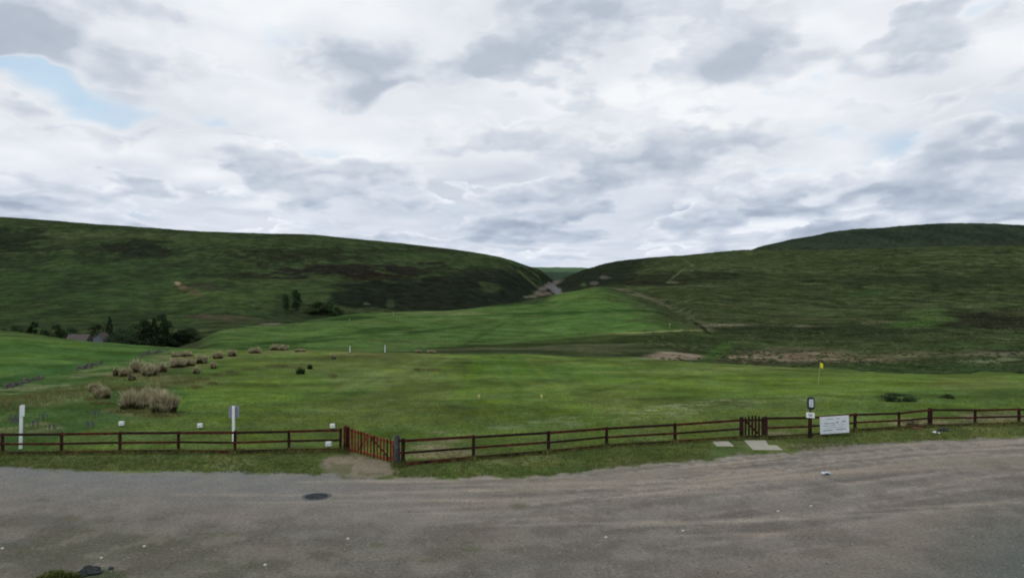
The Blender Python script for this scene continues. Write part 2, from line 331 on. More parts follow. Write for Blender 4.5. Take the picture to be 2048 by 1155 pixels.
# gorge: dark heather sides, pale scree and river
G = (sstep(1070, 1095, PX) * (1 - sstep(1225, 1275, PX + (VV0 - 560) * 1.2))) * (YY > 560) * (YY < 1500)
paint(G, alb(32, 38, 28), .9)
for b in ((1098, 571, 26, 5, -.4, (98, 90, 84)), (1112, 580, 18, 6, .5, (104, 102, 106)), (1086, 586, 18, 4, 0, (96, 88, 78)), (1060, 592, 14, 2.5, 0, (92, 92, 82)),
          (1188, 565, 9, 4, 0, (80, 76, 70)), (1210, 553, 11, 4, 0, (78, 76, 70)), (1168, 568, 6, 4, 0, (62, 78, 48)), (1130, 583, 10, 2, 0, (70, 82, 54))):
    paint(blob(*b[:4], dmin=560, dmax=1500, ang=b[4], warp=.5), alb(*b[5]), .8)
# far hills
far = sstep(1.02, 1.08, YY / dJ) * (PX > 1000) * (YY > 1150)
paint(far, alb(42, 52, 39))
paint(far * sstep(.45, .6, fbm(XX / 90, YY / 90, 5, 611, .6)), alb(48, 59, 43), .8)
paint(far * sstep(.5, .62, fbm(XX / 50, YY / 140, 5, 641, .6)), alb(33, 42, 32), .7)
farg = far * (PX < 1230) * (YY > 2200)
paint(farg, alb(74, 98, 70))
paint(farg * sstep(541, 546, VV0), alb(46, 62, 48), .9)
C *= (0.93 + 0.14 * W1)[..., None]
C *= 1 + (nearf * (1 - verge0))[..., None] * np.array([.07, .035, -.02]) + LH[..., None] * np.array([.07, -.02, -.04]) + fw[..., None] * np.array([.08, .03, .0])

# yard
T = YY - np.interp(XX, *zip(*[((px - CX) / F * (H * F / (v - CY)), H * F / (v - CY)) for px, v in
      zip([-300, 0, 200, 400, 600, 800, 1000, 1100, 1200, 1300, 1400, 1500, 1560, 1700, 1800, 1900, 2048, 2400],
          [925, 935, 942, 945, 950, 956, 955, 950, 940, 930, 920, 911, 905, 893, 885, 880, 872, 866])]))
apron = 0
edge_noise = (fbm(XX / 1.3, YY / 1.3, 5, 701) - .5) * 1.9 + (fbm(XX / .35, YY / .35, 3, 733) - .5) * 1.0
gr = sstep(-.3, .3, -(T + edge_noise * .8))
ap = blob(722, 930, 74, 24, dmax=60, warp=.0, soft=.12, frag=.7)       # worn apron in front of the big gate
ap = ap * (YY < np.interp(PX, [640, 692, 787, 800, 810], [36.5, 37.4, 34.9, 34.3, 33]))
ap = ap * (1 - sstep(.0, 1, (PX - 770) / 26 * (VV0 < 940)))
ap2 = blob(1530, 893, 52, 10, dmax=60, warp=.0, frag=.7)
ap3 = blob(1640, 893, 70, 7, dmax=60, warp=.0, frag=.7)
gm = np.clip(gr + 0, 0, 1)
paint(np.clip(ap + .0 * ap2, 0, 1), alb(122, 112, 94), .95)
paint(ap * sstep(.55, .63, fbm(XX / .8, YY / .8, 4, 741)), alb(78, 84, 56), .6)
paint(np.clip(ap3, 0, 1), alb(98, 94, 76), .8)
paint(gm, alb(115, 109, 101))
streak = fbm(XX / 9, T * 1.1, 5, 751, .6)
streak2 = fbm(XX / 22 + 4, T / 1.6, 4, 781, .5)
trk = gm * sstep(-9.5, -1, T) * sstep(700, 1000, PX)
paint(gm * sstep(-6.5, -.5, T) * (1 - sstep(500, 800, PX)), alb(112, 114, 111), .8)
streak3 = fbm(XX / 5, T * 3.2, 5, 761, .6)
paint(trk * sstep(.45, .56, streak), alb(132, 124, 110), .7)
TW = T + (fbm(XX / 14, YY / 14, 3, 871) - .5) * 2.2
for t0, w0, x0, x1, kk in ((-1.1, .16, -9, 30, .5), (-2.6, .14, -5, 12, .55), (-4.1, .13, -6, 30, .6), (-5.0, .13, -4, 30, .6), (-6.6, .14, 0, 30, .5), (-8.1, .15, 4, 30, .6), (-9.0, .14, 5, 30, .5), (-10.6, .18, 6, 30, .45), (-12.2, .18, 8, 30, .45), (-3.2, .1, -12, -2, .4)):
    paint(gm * (1 - sstep(w0, w0 * 2.6, np.abs(TW - t0 - .05 * (XX - x0) * (t0 < -3)))) * sstep(x0 - 3, x0 + 2, XX) * (1 - sstep(x1 - 4, x1, XX)) * sstep(.38, .6, streak3), alb(148, 138, 122), kk)
paint(trk * sstep(.52, .6, streak3), alb(146, 136, 122), .6); paint(trk * sstep(.54, .62, 1 - streak3), alb(100, 94, 87), .6)
paint(gm * (1 - sstep(.34, .5, streak)) * sstep(800, 1000, PX), alb(98, 92, 85), .6)
paint(gm * sstep(.5, .66, streak2) * sstep(900, 1100, PX), alb(126, 117, 102), .6)
low = gm * (1 - sstep(-9, -5.5, T))
PXn = PX + jx * 500 + (W2 - .5) * 700
Y1 = fbm(XX / 1.1, YY / 1.1, 5, 821, .6); Y2 = fbm(XX / 2.6, YY / 1.2, 5, 831, .6)
paint(low * (1 - sstep(400, 1500, PXn)), alb(93, 91, 79), .8)
paint(low * (1 - sstep(400, 1300, PXn)) * sstep(.46, .6, Y2), alb(86, 85, 66), .6)
paint(low * (1 - sstep(400, 1500, PXn)) * sstep(.5, .62, Y1), alb(78, 80, 66), .5)
paint(gm * sstep(.52, .62, Y1) * (1 - sstep(-7, -3, T)), alb(98, 91, 82), .5); paint(gm * sstep(.54, .62, 1 - Y1), alb(124, 117, 106), .4)
paint(gm * (1 - sstep(-17, -9, T)), alb(92, 88, 80), .45)
paint(low * (1 - sstep(0, 900, PXn)) * sstep(.46, .6, fbm(XX / 2.4, YY / 2.4, 5, 811)), alb(78, 83, 75), .6)
paint(gm * sstep(1750, 2100, PX) * sstep(930, 1120, VV0), alb(86, 92, 88), .8)
for v, px, w in ((958, 860, 260), (1000, 700, 260), (962, 1300, 330), (972, 1330, 200), (983, 1400, 120), (1030, 1700, 330), (1008, 1950, 200), (1042, 1360, 280), (938, 1480, 60), (940, 1760, 230), (1025, 900, 90), (1068, 1480, 90), (985, 1560, 60)):
    paint(gm * blob(px, v, w, 2.6, dmax=60, ang=-.02 - .03 * (px > 1500), warp=.5, frag=1.1), alb(146, 136, 122), .4)
for px, v in ((285, 1078), (425, 1066), (460, 1066), (505, 1130), (545, 1133), (760, 1089), (90, 1000), (30, 1095), (50, 1104), (150, 1035), (860, 1120), (950, 1095), (1040, 1010), (320, 1037)):
    paint(gm * blob(px, v, 18, 4, dmax=60, warp=.6, frag=1.0), alb(78, 82, 52), .4)
paint(blob(118, 1160, 38, 20, dmax=60, warp=.2), alb(58, 66, 22), .95)
paint(blob(215, 1150, 45, 14, dmax=60, warp=.3), alb(62, 72, 48), .7)

# ------------------------------------------------------------------ materials
def new_mat(name):
    m = bpy.data.materials.new(name); m.use_nodes = True
    nt = m.node_tree; b = nt.nodes['Principled BSDF']
    return m, nt, b
def nd(nt, t, **kw):
    n = nt.nodes.new(t)
    for k, v in kw.items():
        if k in n.inputs: n.inputs[k].default_value = v
        else: setattr(n, k, v)
    return n
def terrain_mat():
    m, nt, b = new_mat('land')
    L = nt.links.new
    b.inputs['Roughness'].default_value = .95
    b.inputs['Specular IOR Level'].default_value = .0
    at_ = nd(nt, 'ShaderNodeVertexColor', layer_name='Col')
    mk = nd(nt, 'ShaderNodeAttribute', attribute_name='gravel')
    geo = nd(nt, 'ShaderNodeNewGeometry')
    n1 = nd(nt, 'ShaderNodeTexNoise', Scale=.11, Detail=10.0, Roughness=.66)
    L(geo.outputs['Position'], n1.inputs['Vector'])
    n2 = nd(nt, 'ShaderNodeTexNoise', Scale=4.5, Detail=5.0, Roughness=.7)
    L(geo.outputs['Position'], n2.inputs['Vector'])
    n3 = nd(nt, 'ShaderNodeTexNoise', Scale=.9, Detail=6.0, Roughness=.65)
    L(geo.outputs['Position'], n3.inputs['Vector'])
    def mr(src, a, bb, c, d):
        x = nd(nt, 'ShaderNodeMapRange'); x.inputs['From Min'].default_value = a; x.inputs['From Max'].default_value = bb
        x.inputs['To Min'].default_value = c; x.inputs['To Max'].default_value = d; L(src, x.inputs['Value']); return x.outputs[0]
    def mul(a, bb):
        x = nd(nt, 'ShaderNodeMath', operation='MULTIPLY'); L(a, x.inputs[0]); L(bb, x.inputs[1]); return x.outputs[0]
    v = mul(mul(mr(n1.outputs['Fac'], .3, .7, .5, 1.52), mr(n2.outputs['Fac'], .34, .66, .62, 1.38)), mr(n3.outputs['Fac'], .3, .7, .74, 1.26))
    # gravel is calmer at large scale, speckled at small
    n4 = nd(nt, 'ShaderNodeTexNoise', Scale=9.0, Detail=4.0, Roughness=.8); L(geo.outputs['Position'], n4.inputs['Vector'])
    vg = mul(mr(n4.outputs['Fac'], .34, .66, .72, 1.28), mr(n3.outputs['Fac'], .3, .7, .88, 1.12))
    mx = nd(nt, 'ShaderNodeMix', data_type='FLOAT'); L(mk.outputs['Fac'], mx.inputs[0]); L(v, mx.inputs[2]); L(vg, mx.inputs[3])
    vm = nd(nt, 'ShaderNodeVectorMath', operation='SCALE'); L(at_.outputs['Color'], vm.inputs[0]); L(mx.outputs[0], vm.inputs['Scale'])
    # hue drift in the vegetation
    n5 = nd(nt, 'ShaderNodeTexNoise', Scale=.35, Detail=7.0, Roughness=.6); L(geo.outputs['Position'], n5.inputs['Vector'])
    hs = nd(nt, 'ShaderNodeHueSaturation'); L(mr(n5.outputs['Fac'], .3, .7, .488, .508), hs.inputs['Hue']); L(vm.outputs[0], hs.inputs['Color'])
    L(mr(n5.outputs['Fac'], .3, .7, 1.0, .80), hs.inputs['Saturation'])
    L(hs.outputs[0], b.inputs['Base Color'])
    bp = nd(nt, 'ShaderNodeBump', Strength=.55, Distance=.12); L(n2.outputs['Fac'], bp.inputs['Height'])
    bp2 = nd(nt, 'ShaderNodeBump', Strength=.5, Distance=.9); L(n1.outputs['Fac'], bp2.inputs['Height']); L(bp.outputs[0], bp2.inputs['Normal'])
    mv = nd(nt, 'ShaderNodeMix', data_type='VECTOR'); L(mk.outputs['Fac'], mv.inputs[0]); L(bp2.outputs[0], mv.inputs[4])
    bg = nd(nt, 'ShaderNodeBump', Strength=.5, Distance=.04); L(n4.outputs['Fac'], bg.inputs['Height']); L(bg.outputs[0], mv.inputs[5])
    L(mv.outputs[1], b.inputs['Normal'])
    return m
def mat(name, rgb, var=.25, scale=8.0, rough=.75, spec=.3, bump=.0, stretch=(1, 1, 1), rgb2=None, metal=0):
    m, nt, b = new_mat(name); L = nt.links.new
    b.inputs['Roughness'].default_value = rough; b.inputs['Specular IOR Level'].default_value = spec; b.inputs['Metallic'].default_value = metal
    tc = nd(nt, 'ShaderNodeTexCoord'); mp = nd(nt, 'ShaderNodeMapping'); mp.inputs['Scale'].default_value = stretch
    L(tc.outputs['Object'], mp.inputs[0])
    n = nd(nt, 'ShaderNodeTexNoise', Scale=scale, Detail=5.0, Roughness=.6); L(mp.outputs[0], n.inputs['Vector'])
    cr = nd(nt, 'ShaderNodeValToRGB')
    a = np.asarray(rgb) * (1 - var); c = np.asarray(rgb2 if rgb2 is not None else np.asarray(rgb) * (1 + var))
    cr.color_ramp.elements[0].position = .32; cr.color_ramp.elements[1].position = .68
    cr.color_ramp.elements[0].color = (*a, 1); cr.color_ramp.elements[1].color = (*c, 1)
    L(n.outputs['Fac'], cr.inputs[0]); L(cr.outputs[0], b.inputs['Base Color'])
    if bump:
        bp = nd(nt, 'ShaderNodeBump', Strength=bump, Distance=.02); L(n.outputs['Fac'], bp.inputs['Height']); L(bp.outputs[0], b.inputs['Normal'])
    return m
LAND = terrain_mat()
WOOD = mat('stained_wood', alb(44, 26, 22), .45, 4, .8, .1, .4, (1, 1, 1), alb(84, 40, 32))
WOODD = mat('dark_wood', alb(36, 25, 23), .35, 4, .8, .1, .4, rgb2=alb(56, 34, 29))
REDW = mat('red_stained_wood', alb(100, 48, 32), .35, 7, .8, .1, .3, (1, 1, 1), alb(130, 74, 52))
STONE = mat('weathered_stone', alb(52, 53, 56), .35, 6, .9, .05, .6, (1, 1, 1), alb(82, 82, 82))
CONC = mat('concrete', alb(150, 146, 132), .14, 5, .9, .15, .3)
WHITE = mat('white_paint', (.72, .75, .76), .07, 9, .5, .35)
BOARD = mat('sign_white', (.60, .65, .68), .12, 3, .5, .3)
SIGNGREY = mat('sign_back_grey', (.22, .23, .27), .1, 5, .5, .4)
NAVY = mat('sign_dark_blue', alb(28, 34, 46), .15, 5, .5, .4)
INK = mat('print_grey', alb(96, 108, 114), .15, 20, .7, .2)
INKD = mat('print_dark', alb(90, 90, 112), .15, 20, .7, .2)
YEL = mat('yellow_cloth', (.72, .60, .03), .1, 8, .7, .2)
YELP = mat('yellow_paint', (.52, .48, .13), .1, 8, .5, .3)
POLE = mat('pale_pole', alb(150, 150, 100), .12, 8, .5, .3)
BLADE_T = mat('dry_rush', alb(142, 134, 102), .25, 2.5, .9, .05, rgb2=alb(190, 180, 148))
BLADE_G = mat('green_rush', alb(40, 42, 24), .3, 3, .9, .05, rgb2=alb(66, 62, 38))
GRASS1 = mat('grass_blade', alb(74, 92, 36), .35, 1.2, .9, .1, rgb2=alb(96, 102, 54))
GRASS2 = mat('dry_grass_blade', alb(110, 108, 70), .3, 1.2, .9, .1)
LEAFD = mat('dark_leaves', alb(27, 42, 26), .35, .35, .85, .1, rgb2=alb(42, 60, 33))
LEAFM = mat('mid_leaves', alb(38, 60, 32), .35, .35, .85, .1, rgb2=alb(56, 78, 42))
BARK = mat('bark', alb(52, 46, 38), .3, 3, .95, .1)
ROOF = mat('roof_slate', alb(76, 71, 68), .15, 2, .8, .2)
RENDER_ = mat('wall_render', alb(92, 96, 104), .1, 2, .9, .1)
TAR = mat('dark_iron', alb(72, 73, 74), .25, 9, .7, .3, .4)
BLUE = mat('litter_blue', alb(140, 170, 205), .25, 30, .4, .4, rgb2=(.8, .85, .9))
DARKR = mat('dark_rock', alb(48, 52, 52), .4, 6, .9, .1, .5)
PURP = mat('purple_petals', alb(82, 82, 92), .2, 20, .8, .1)

# ------------------------------------------------------------------ object helpers
def mesh_obj(name, verts, faces, m=None, parent=None, mats=None, midx=None, smooth=False):
    me = bpy.data.meshes.new(name); me.from_pydata([tuple(v) for v in verts], [], faces)
    for mm in (mats or [m]): me.materials.append(mm)
    if midx is not None: me.polygons.foreach_set('material_index', midx)
    if smooth: me.polygons.foreach_set('use_smooth', [True] * len(me.polygons))
    me.update()
    o = bpy.data.objects.new(name, me); col.objects.link(o)
    if parent: o.parent = parent
    return o
def tag(o, label, cat, group=None, kind=None):
    if label: o['label'] = label
    if cat: o['category'] = cat
    if group: o['group'] = group
    if kind: o['kind'] = kind
    return o
def thing(name, loc, label, cat, group=None, rz=0):
    o = bpy.data.objects.new(name, None); col.objects.link(o); o.location = loc; o.rotation_euler = (0, 0, rz)
    o.empty_display_size = .3
    return tag(o, label, cat, group)
class MB:
    def __init__(s): s.v = []; s.f = []; s.m = []
    def add(s, vs, fs, mi=0):
        n = len(s.v); s.v += [tuple(v) for v in vs]; s.f += [tuple(i + n for i in f) for f in fs]; s.m += [mi] * len(fs)
    def box(s, c, size, rot=None, mi=0, bev=0.0, taper=1.0):
        """box with chamfered vertical edges"""
        hx, hy, hz_ = [a / 2 for a in size]; b = min(bev, hx * .45, hy * .45)
        ring = [(hx, -hy + b), (hx, hy - b), (hx - b, hy), (-hx + b, hy), (-hx, hy - b), (-hx, -hy + b), (-hx + b, -hy), (hx - b, -hy)] if b > 0 else [(hx, -hy), (hx, hy), (-hx, hy), (-hx, -hy)]
        n = len(ring); vs = [Vector((x, y, -hz_)) for x, y in ring] + [Vector((x * taper, y * taper, hz_)) for x, y in ring]
        fs = [(i, (i + 1) % n, (i + 1) % n + n, i + n) for i in range(n)] + [tuple(range(n - 1, -1, -1)), tuple(range(n, 2 * n))]
        R_ = rot if rot is not None else Matrix.Identity(3)
        s.add([R_ @ v + Vector(c) for v in vs], fs, mi)
    def bar(s, a, b, w, t, up=Vector((0, 0, 1)), mi=0, bev=0.006):
        a = Vector(a); b = Vector(b); d = (b - a); L_ = d.length; z = d.normalized()
        x = up.cross(z)
        if x.length < 1e-4: x = Vector((1, 0, 0))
        x.normalize(); y = z.cross(x)
        R_ = Matrix((x, y, z)).transposed()
        s.box((a + b) / 2, (w, t, L_), R_, mi, bev)
    def tube(s, pts, rad, n=8, mi=0):
        pts = [Vector(p) for p in pts]; rings = []
        for i, p in enumerate(pts):
            d = (pts[min(i + 1, len(pts) - 1)] - pts[max(i - 1, 0)]).normalized()
            x = d.orthogonal().normalized() if abs(d.z) < .99 else Vector((1, 0, 0)); y = d.cross(x)
            rings.append([p + (x * math.cos(a) + y * math.sin(a)) * rad[i] for a in [2 * math.pi * k / n for k in range(n)]])
        vs = [v for r in rings for v in r]; fs = []
        for i in range(len(pts) - 1):
            for k in range(n): fs.append((i * n + k, i * n + (k + 1) % n, (i + 1) * n + (k + 1) % n, (i + 1) * n + k))
        fs.append(tuple(range(n - 1, -1, -1))); fs.append(tuple((len(pts) - 1) * n + k for k in range(n)))
        s.add(vs, fs, mi)
    def build(s, name, m=None, parent=None, mats=None, smooth=False):
        return mesh_obj(name, s.v, s.f, m, parent, mats, s.m if mats else None, smooth)

# ------------------------------------------------------------------ terrain meshes
nr, nc = sh
idx = np.arange(nr * nc).reshape(nr, nc)
quads = np.stack([idx[:-1, :-1], idx[:-1, 1:], idx[1:, 1:], idx[1:, :-1]], -1).reshape(-1, 4)
qc = lambda A: (A[:-1, :-1] + A[1:, 1:]) * .5
yard_q = (qc(np.maximum(gm, ap)) > .5).ravel()
yq = qc(YY).ravel(); pq = qc(PX).ravel(); dJq = qc(dJ).ravel(); dCq = qc(dC).ravel(); dHq = qc(dH).ravel()
fairq = qc(fw).ravel() > .5
hill = yq > np.maximum(dCq * 1.05, 0)
cls = np.zeros(len(yq), int)                     # 0 field
cls[yard_q] = 1
cls[hill & (pq > 1100)] = 3                       # moor at the right
cls[hill & (pq <= 1100)] = 4                      # slopes at the left
cls[hill & (yq < 225) & (pq <= 1330)] = 2         # rough bank and terrace
cls[fairq] = 2
cls[(yq > dJq * 1.12) & (pq > 1060) & (yq > 1150)] = 5
V_all = np.stack([XX, YY, ZZ], -1).reshape(-1, 3); C_all = np.clip(C.reshape(-1, 3), .004, .9); G_all = np.maximum(gm, ap * .8).ravel()
def land(name, sel, extra=None):
    qs = quads[sel]; used = np.unique(qs); remap = np.full(nr * nc, -1); remap[used] = np.arange(len(used)); qs = remap[qs]
    v = V_all[used]; c = C_all[used]; g = G_all[used]
    if extra is not None:
        n = len(v); v = np.vstack([v, extra[0]]); c = np.vstack([c, np.tile(extra[1], (len(extra[0]), 1))]); g = np.concatenate([g, np.ones(len(extra[0]))])
        qs = np.vstack([qs, np.array(extra[2]) + n])
    me = bpy.data.meshes.new(name)
    me.vertices.add(len(v)); me.vertices.foreach_set('co', v.astype(np.float32).ravel())
    me.loops.add(len(qs) * 4); me.loops.foreach_set('vertex_index', qs.astype(np.int32).ravel())
    me.polygons.add(len(qs)); me.polygons.foreach_set('loop_start', (np.arange(len(qs)) * 4).astype(np.int32))
    me.polygons.foreach_set('loop_total', np.full(len(qs), 4, np.int32))
    me.polygons.foreach_set('use_smooth', np.ones(len(qs), bool))
    me.update(calc_edges=True)
    ca = me.color_attributes.new('Col', 'FLOAT_COLOR', 'POINT')
    ca.data.foreach_set('color', np.hstack([c, np.ones((len(c), 1))]).astype(np.float32).ravel())
    ga = me.attributes.new('gravel', 'FLOAT', 'POINT'); ga.data.foreach_set('value', g.astype(np.float32))
    me.materials.append(LAND)
    o = bpy.data.objects.new(name, me); col.objects.link(o); o['kind'] = 'structure'
    return o
land('ground', cls == 0)
w2 = 1.12 * (2 + OFF)
land('gravel_yard', cls == 1, (np.array([[-w2, 2, 0], [w2, 2, 0], [90, -80, 0], [-90, -80, 0]], float), alb(100, 98, 90), [[3, 2, 1, 0]]))
land('golf_terrace', cls == 2)
land('moor', cls == 3)
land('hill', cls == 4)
land('far_hills', cls == 5)

# ------------------------------------------------------------------ fences
def fence(name, label, posts, tops, thick, bare=()):
    """posts: (bearing, sight line of foot); tops: height in m"""
    P = [at(px, v) for px, v in posts]
    t = thing(name, P[0], label, 'fence', 'timber rail fences along the yard')
    o = P[0]
    for i, p in enumerate(P):
        if i in bare: continue
        d = (P[min(i + 1, len(P) - 1)] - P[max(i - 1, 0)]); ang = math.atan2(d.y, d.x)
        R_ = Matrix.Rotation(ang, 3, 'Z') @ Matrix.Rotation(random.uniform(-.015, .015), 3, 'X') @ Matrix.Rotation(random.uniform(-.015, .015), 3, 'Y')
        m = MB(); w = thick[i]
        m.box(p - o + Vector((0, 0, tops[i] / 2 - .15)), (w, w * .9, tops[i] + .3), R_, 0, .012, .97)
        m.build('post', WOODD, t)
    for i in range(len(P) - 1):
        for k, hh in enumerate((.93, .5, .10)):
            a = P[i] - o; b = P[i + 1] - o; d = (b - a).normalized(); nrm = Vector((d.y, -d.x, 0)).normalized()
            w = (thick[i] * .45 + .022) * nrm; w2_ = (thick[i + 1] * .45 + .022) * nrm
            j1 = random.uniform(-.012, .012)
            aa = a + w + Vector((0, 0, tops[i] * hh + j1)); bb = b + w2_ + Vector((0, 0, tops[i + 1] * hh + random.uniform(-.012, .012)))
            g = .004 * (1 if i % 2 else 1.6)
            aa += d * g; bb -= d * g
            m = MB(); m.bar(aa, bb, .115 if k != 1 else .10, .036, up=nrm, mi=0)
            # bars: thin across the fence
            m.build('rail', WOOD if (i + k) % 2 else WOODD, t)
    return t, P
fl, PL = fence('timber_fence', 'dark brown three-rail fence from the left edge to the big red gate',
   [(-230, 909), (-112, 909), (5, 909), (123, 908), (240, 906), (357, 905), (470, 907), (578, 903), (681, 902)],
   [1.02, 1.02, 1.0, 1.0, 1.0, 1.0, 1.07, 1.02, 1.08], [.12] * 9)
fm, PM = fence('timber_fence', 'brown three-rail fence between the grey stone gatepost and the small picket gate',
   [(797, 932), (806, 932), (947, 919), (1097, 906), (1213, 894), (1350, 886), (1482, 877.5)],
   [1.2, 1.2, 1.1, 1.04, .98, 1.0, 1.04], [.15, .15, .12, .13, .12, .13, .10], (0, 6))
fr, PR = fence('timber_fence', 'brown three-rail fence right of the small picket gate, behind the white notice board',
   [(1532, 876.5), (1617, 872), (1710, 862.5), (1798, 858), (1860, 854), (1950, 851), (2038, 848.5), (2128, 846), (2218, 844), (2308, 842)],
   [1.12, 1.05, .98, .95, 1.05, .93, .93, .93, .93, .93], [.10, .13, .14, .12, .2, .12, .13, .12, .12, .12], (0, 1))

# big red gate
g0 = at(697, 904); g1 = at(786, 928)
gp = thing('gate_post', at(691, 904), 'tall square dark red timber post holding the left end of the big red gate', 'gate post')
m = MB(); m.box((0, 0, .52), (.17, .17, 1.34), None, 0, .015, .97); m.box((0, 0, 1.215), (.19, .19, .05), None, 0, .01, .7); m.build('post', WOOD, gp)
gate = thing('wooden_gate', g0, 'wide red slatted wooden gate standing ajar towards the yard', 'gate')
d = g1 - g0; L_ = Vector((d.x, d.y, 0)).length; dv = Vector((d.x, d.y, 0)).normalized(); nv = Vector((dv.y, -dv.x, 0))
hh0, hh1 = 1.16, 1.02
def gpt(t, z): return dv * (L_ * t) + Vector((0, 0, z))
NP = 14
for i in range(NP):
    t = .03 + .94 * i / (NP - 1); top = hh0 + (hh1 - hh0) * t + random.uniform(-.012, .012)
    m = MB(); m.bar(gpt(t, .07) + nv * .045, gpt(t, top) + nv * .045, .022, .085 if i not in (1,) else .13, up=nv, mi=0)
    # thin faces towards the yard
    m.build('picket', REDW if i % 4 else WOOD, gate)
for z0, z1, w in ((.16, .16, .1), (hh0 - .1, hh1 - .1, .1)):
    m = MB(); m.bar(gpt(.0, z0), gpt(1.0, z1), w, .05, up=nv); m.build('rail', REDW, gate)
m = MB(); m.bar(gpt(.22, .2) - nv * 0, gpt(.46, 1.0), .1, .045, up=nv); m.build('brace', REDW, gate)
m = MB(); m.bar(gpt(.50, .98), gpt(.93, .2), .07, .045, up=nv); m.build('brace', WOOD, gate)
m = MB(); m.bar(gpt(.0, .08), gpt(.0, hh0 + .03), .1, .09, up=nv); m.build('hinge_stile', WOOD, gate)
m = MB(); m.bar(gpt(1.0, .1), gpt(1.0, hh1), .09, .06, up=nv); m.build('closing_stile', REDW, gate)
m = MB(); m.tube([gpt(.94, hh1 + .0), gpt(.95, hh1 + .13), gpt(.90, hh1 + .19)], [.02, .02, .012], 6); m.build('latch', WOODD, gate)
# second leg of the frame behind, seen as dark post at the hinge
sp = thing('stone_gate_post', at(794, 931), 'weathered grey stone gatepost with a rounded top, at the right end of the red gate', 'gate post')
m = MB()
pr = [(.0, .14), (.25, .135), (.6, .13), (.95, .125), (1.12, .12), (1.24, .105), (1.31, .075), (1.35, .03)]
n = 10; vs = []; fs = []
for k, (z, r) in enumerate(pr):
    for a in range(n):
        th = 2 * math.pi * a / n; rr = r * (1 + .09 * math.sin(a * 2.7 + k * 1.3)) / max(abs(math.cos(th)), abs(math.sin(th))) ** .55
        vs.append((rr * math.cos(th), rr * .9 * math.sin(th), z - (.12 if k == 0 else 0)))
for k in range(len(pr) - 1):
    for a in range(n): fs.append((k * n + a, k * n + (a + 1) % n, (k + 1) * n + (a + 1) % n, (k + 1) * n + a))
fs.append(tuple((len(pr) - 1) * n + a for a in range(n)))
m.add(vs, fs); m.build('shaft', STONE, sp, smooth=True)

# small picket gate
wa = at(1483, 878); wb = at(1531, 876.5)
wg = thing('picket_gate', wa, 'small dark brown picket gate with an arched top, above the concrete slab', 'gate')
d = wb - wa; L_ = d.length; dv = Vector((d.x, d.y, 0)).normalized(); nv = Vector((dv.y, -dv.x, 0))
for t in (0, 1):
    m = MB(); m.box(dv * (L_ * t) + Vector((0, 0, .46)), (.17, .17, 1.22), Matrix.Rotation(math.atan2(dv.y, dv.x), 3, 'Z'), 0, .015)
    m.box(dv * (L_ * t) + Vector((0, 0, 1.10)), (.19, .19, .06), None, 0, .01, .6); m.build('post', WOODD, wg)
for i in range(6):
    t = .15 + .7 * i / 5; top = 1.05 + .17 * math.sin(math.pi * t)
    m = MB(); base = dv * (L_ * t) + nv * .05
    m.bar(base + Vector((0, 0, .07)), base + Vector((0, 0, top - .06)), .105, .022, up=nv)
    m.bar(base + Vector((0, 0, top - .06)), base + Vector((0, 0, top)), .06, .022, up=nv)
    m.build('picket', WOODD, wg)
for z in (.12, .95):
    m = MB(); m.bar(dv * .09 + Vector((0, 0, z)), dv * (L_ - .09) + Vector((0, 0, z)), .1, .045, up=nv); m.build('rail', WOODD, wg)
m = MB(); m.bar(dv * .22 + Vector((0, 0, .9)), dv * (L_ - .3) + Vector((0, 0, .18)), .09, .045, up=nv); m.build('brace', WOODD, wg)

# ------------------------------------------------------------------ signs
def facing(p): return math.atan2(p.x, p.y) * -1.0
# notice board on the rails
d_ = PR[2] - PR[1]; dv = Vector((d_.x, d_.y, 0)).normalized(); nv = Vector((dv.y, -dv.x, 0))
c0 = at_d(1669, 42.9)
b0 = PR[1] + dv * ((c0 - PR[1]).dot(dv)) + nv * .42
b0 = Vector(((1669 - CX) / F * 41.05, 41.05, b0.z))
nb = thing('notice_board', (b0.x, b0.y, b0.z + .22), 'wide white notice board with faded grey writing, fixed to the fence rails', 'notice board', rz=.10)
m = MB(); wB, hB = 1.56, .88
m.box((0, 0, hB / 2 + .0), (wB, .03, hB), Matrix.Rotation(-.045, 3, 'Y'), 0, .004); m.build('panel', BOARD, nb)
m = MB()
R_ = Matrix.Rotation(-.045, 3, 'Y')
for cx_, cz, w, h_ in ((-.22, .74, .3, .035), (.2, .75, .2, .035), (-.42, .53, .26, .05), (-.12, .53, .3, .04), (.16, .57, .1, .07), (.5, .60, .2, .06),
                       (-.46, .41, .34, .03), (-.1, .42, .3, .025), (.3, .43, .34, .02), (-.1, .31, .5, .02), (.3, .32, .3, .018), (-.38, .18, .52, .045), (.34, .20, .56, .05)):
    m = MB(); n_ = max(2, int(w / .055)); x0 = cx_ - w / 2
    m.box(R_ @ Vector((cx_, 0, cz - hB / 2)) + Vector((0, -.0175, hB / 2)), (w * .96, .002, h_ * .25), R_)
    for k in range(n_):
        ww = w / n_ * random.uniform(.55, .85)
        cc = R_ @ Vector((x0 + (k + .5) * w / n_, 0, cz - hB / 2)) + Vector((0, -.018, hB / 2))
        m.box(cc, (ww, .004, h_ * random.uniform(.7, 1)), R_)
    m.build('text_line', INK, nb)
for x_, l_ in (('-.52', .22), ('.52', .62)):
    x_ = float(x_); m = MB(); m.box((x_, .02 + l_ / 2, .62), (.05, l_, .05)); m.box((x_, .035, .4), (.05, .04, .6)); m.build('batten', WOODD, nb)

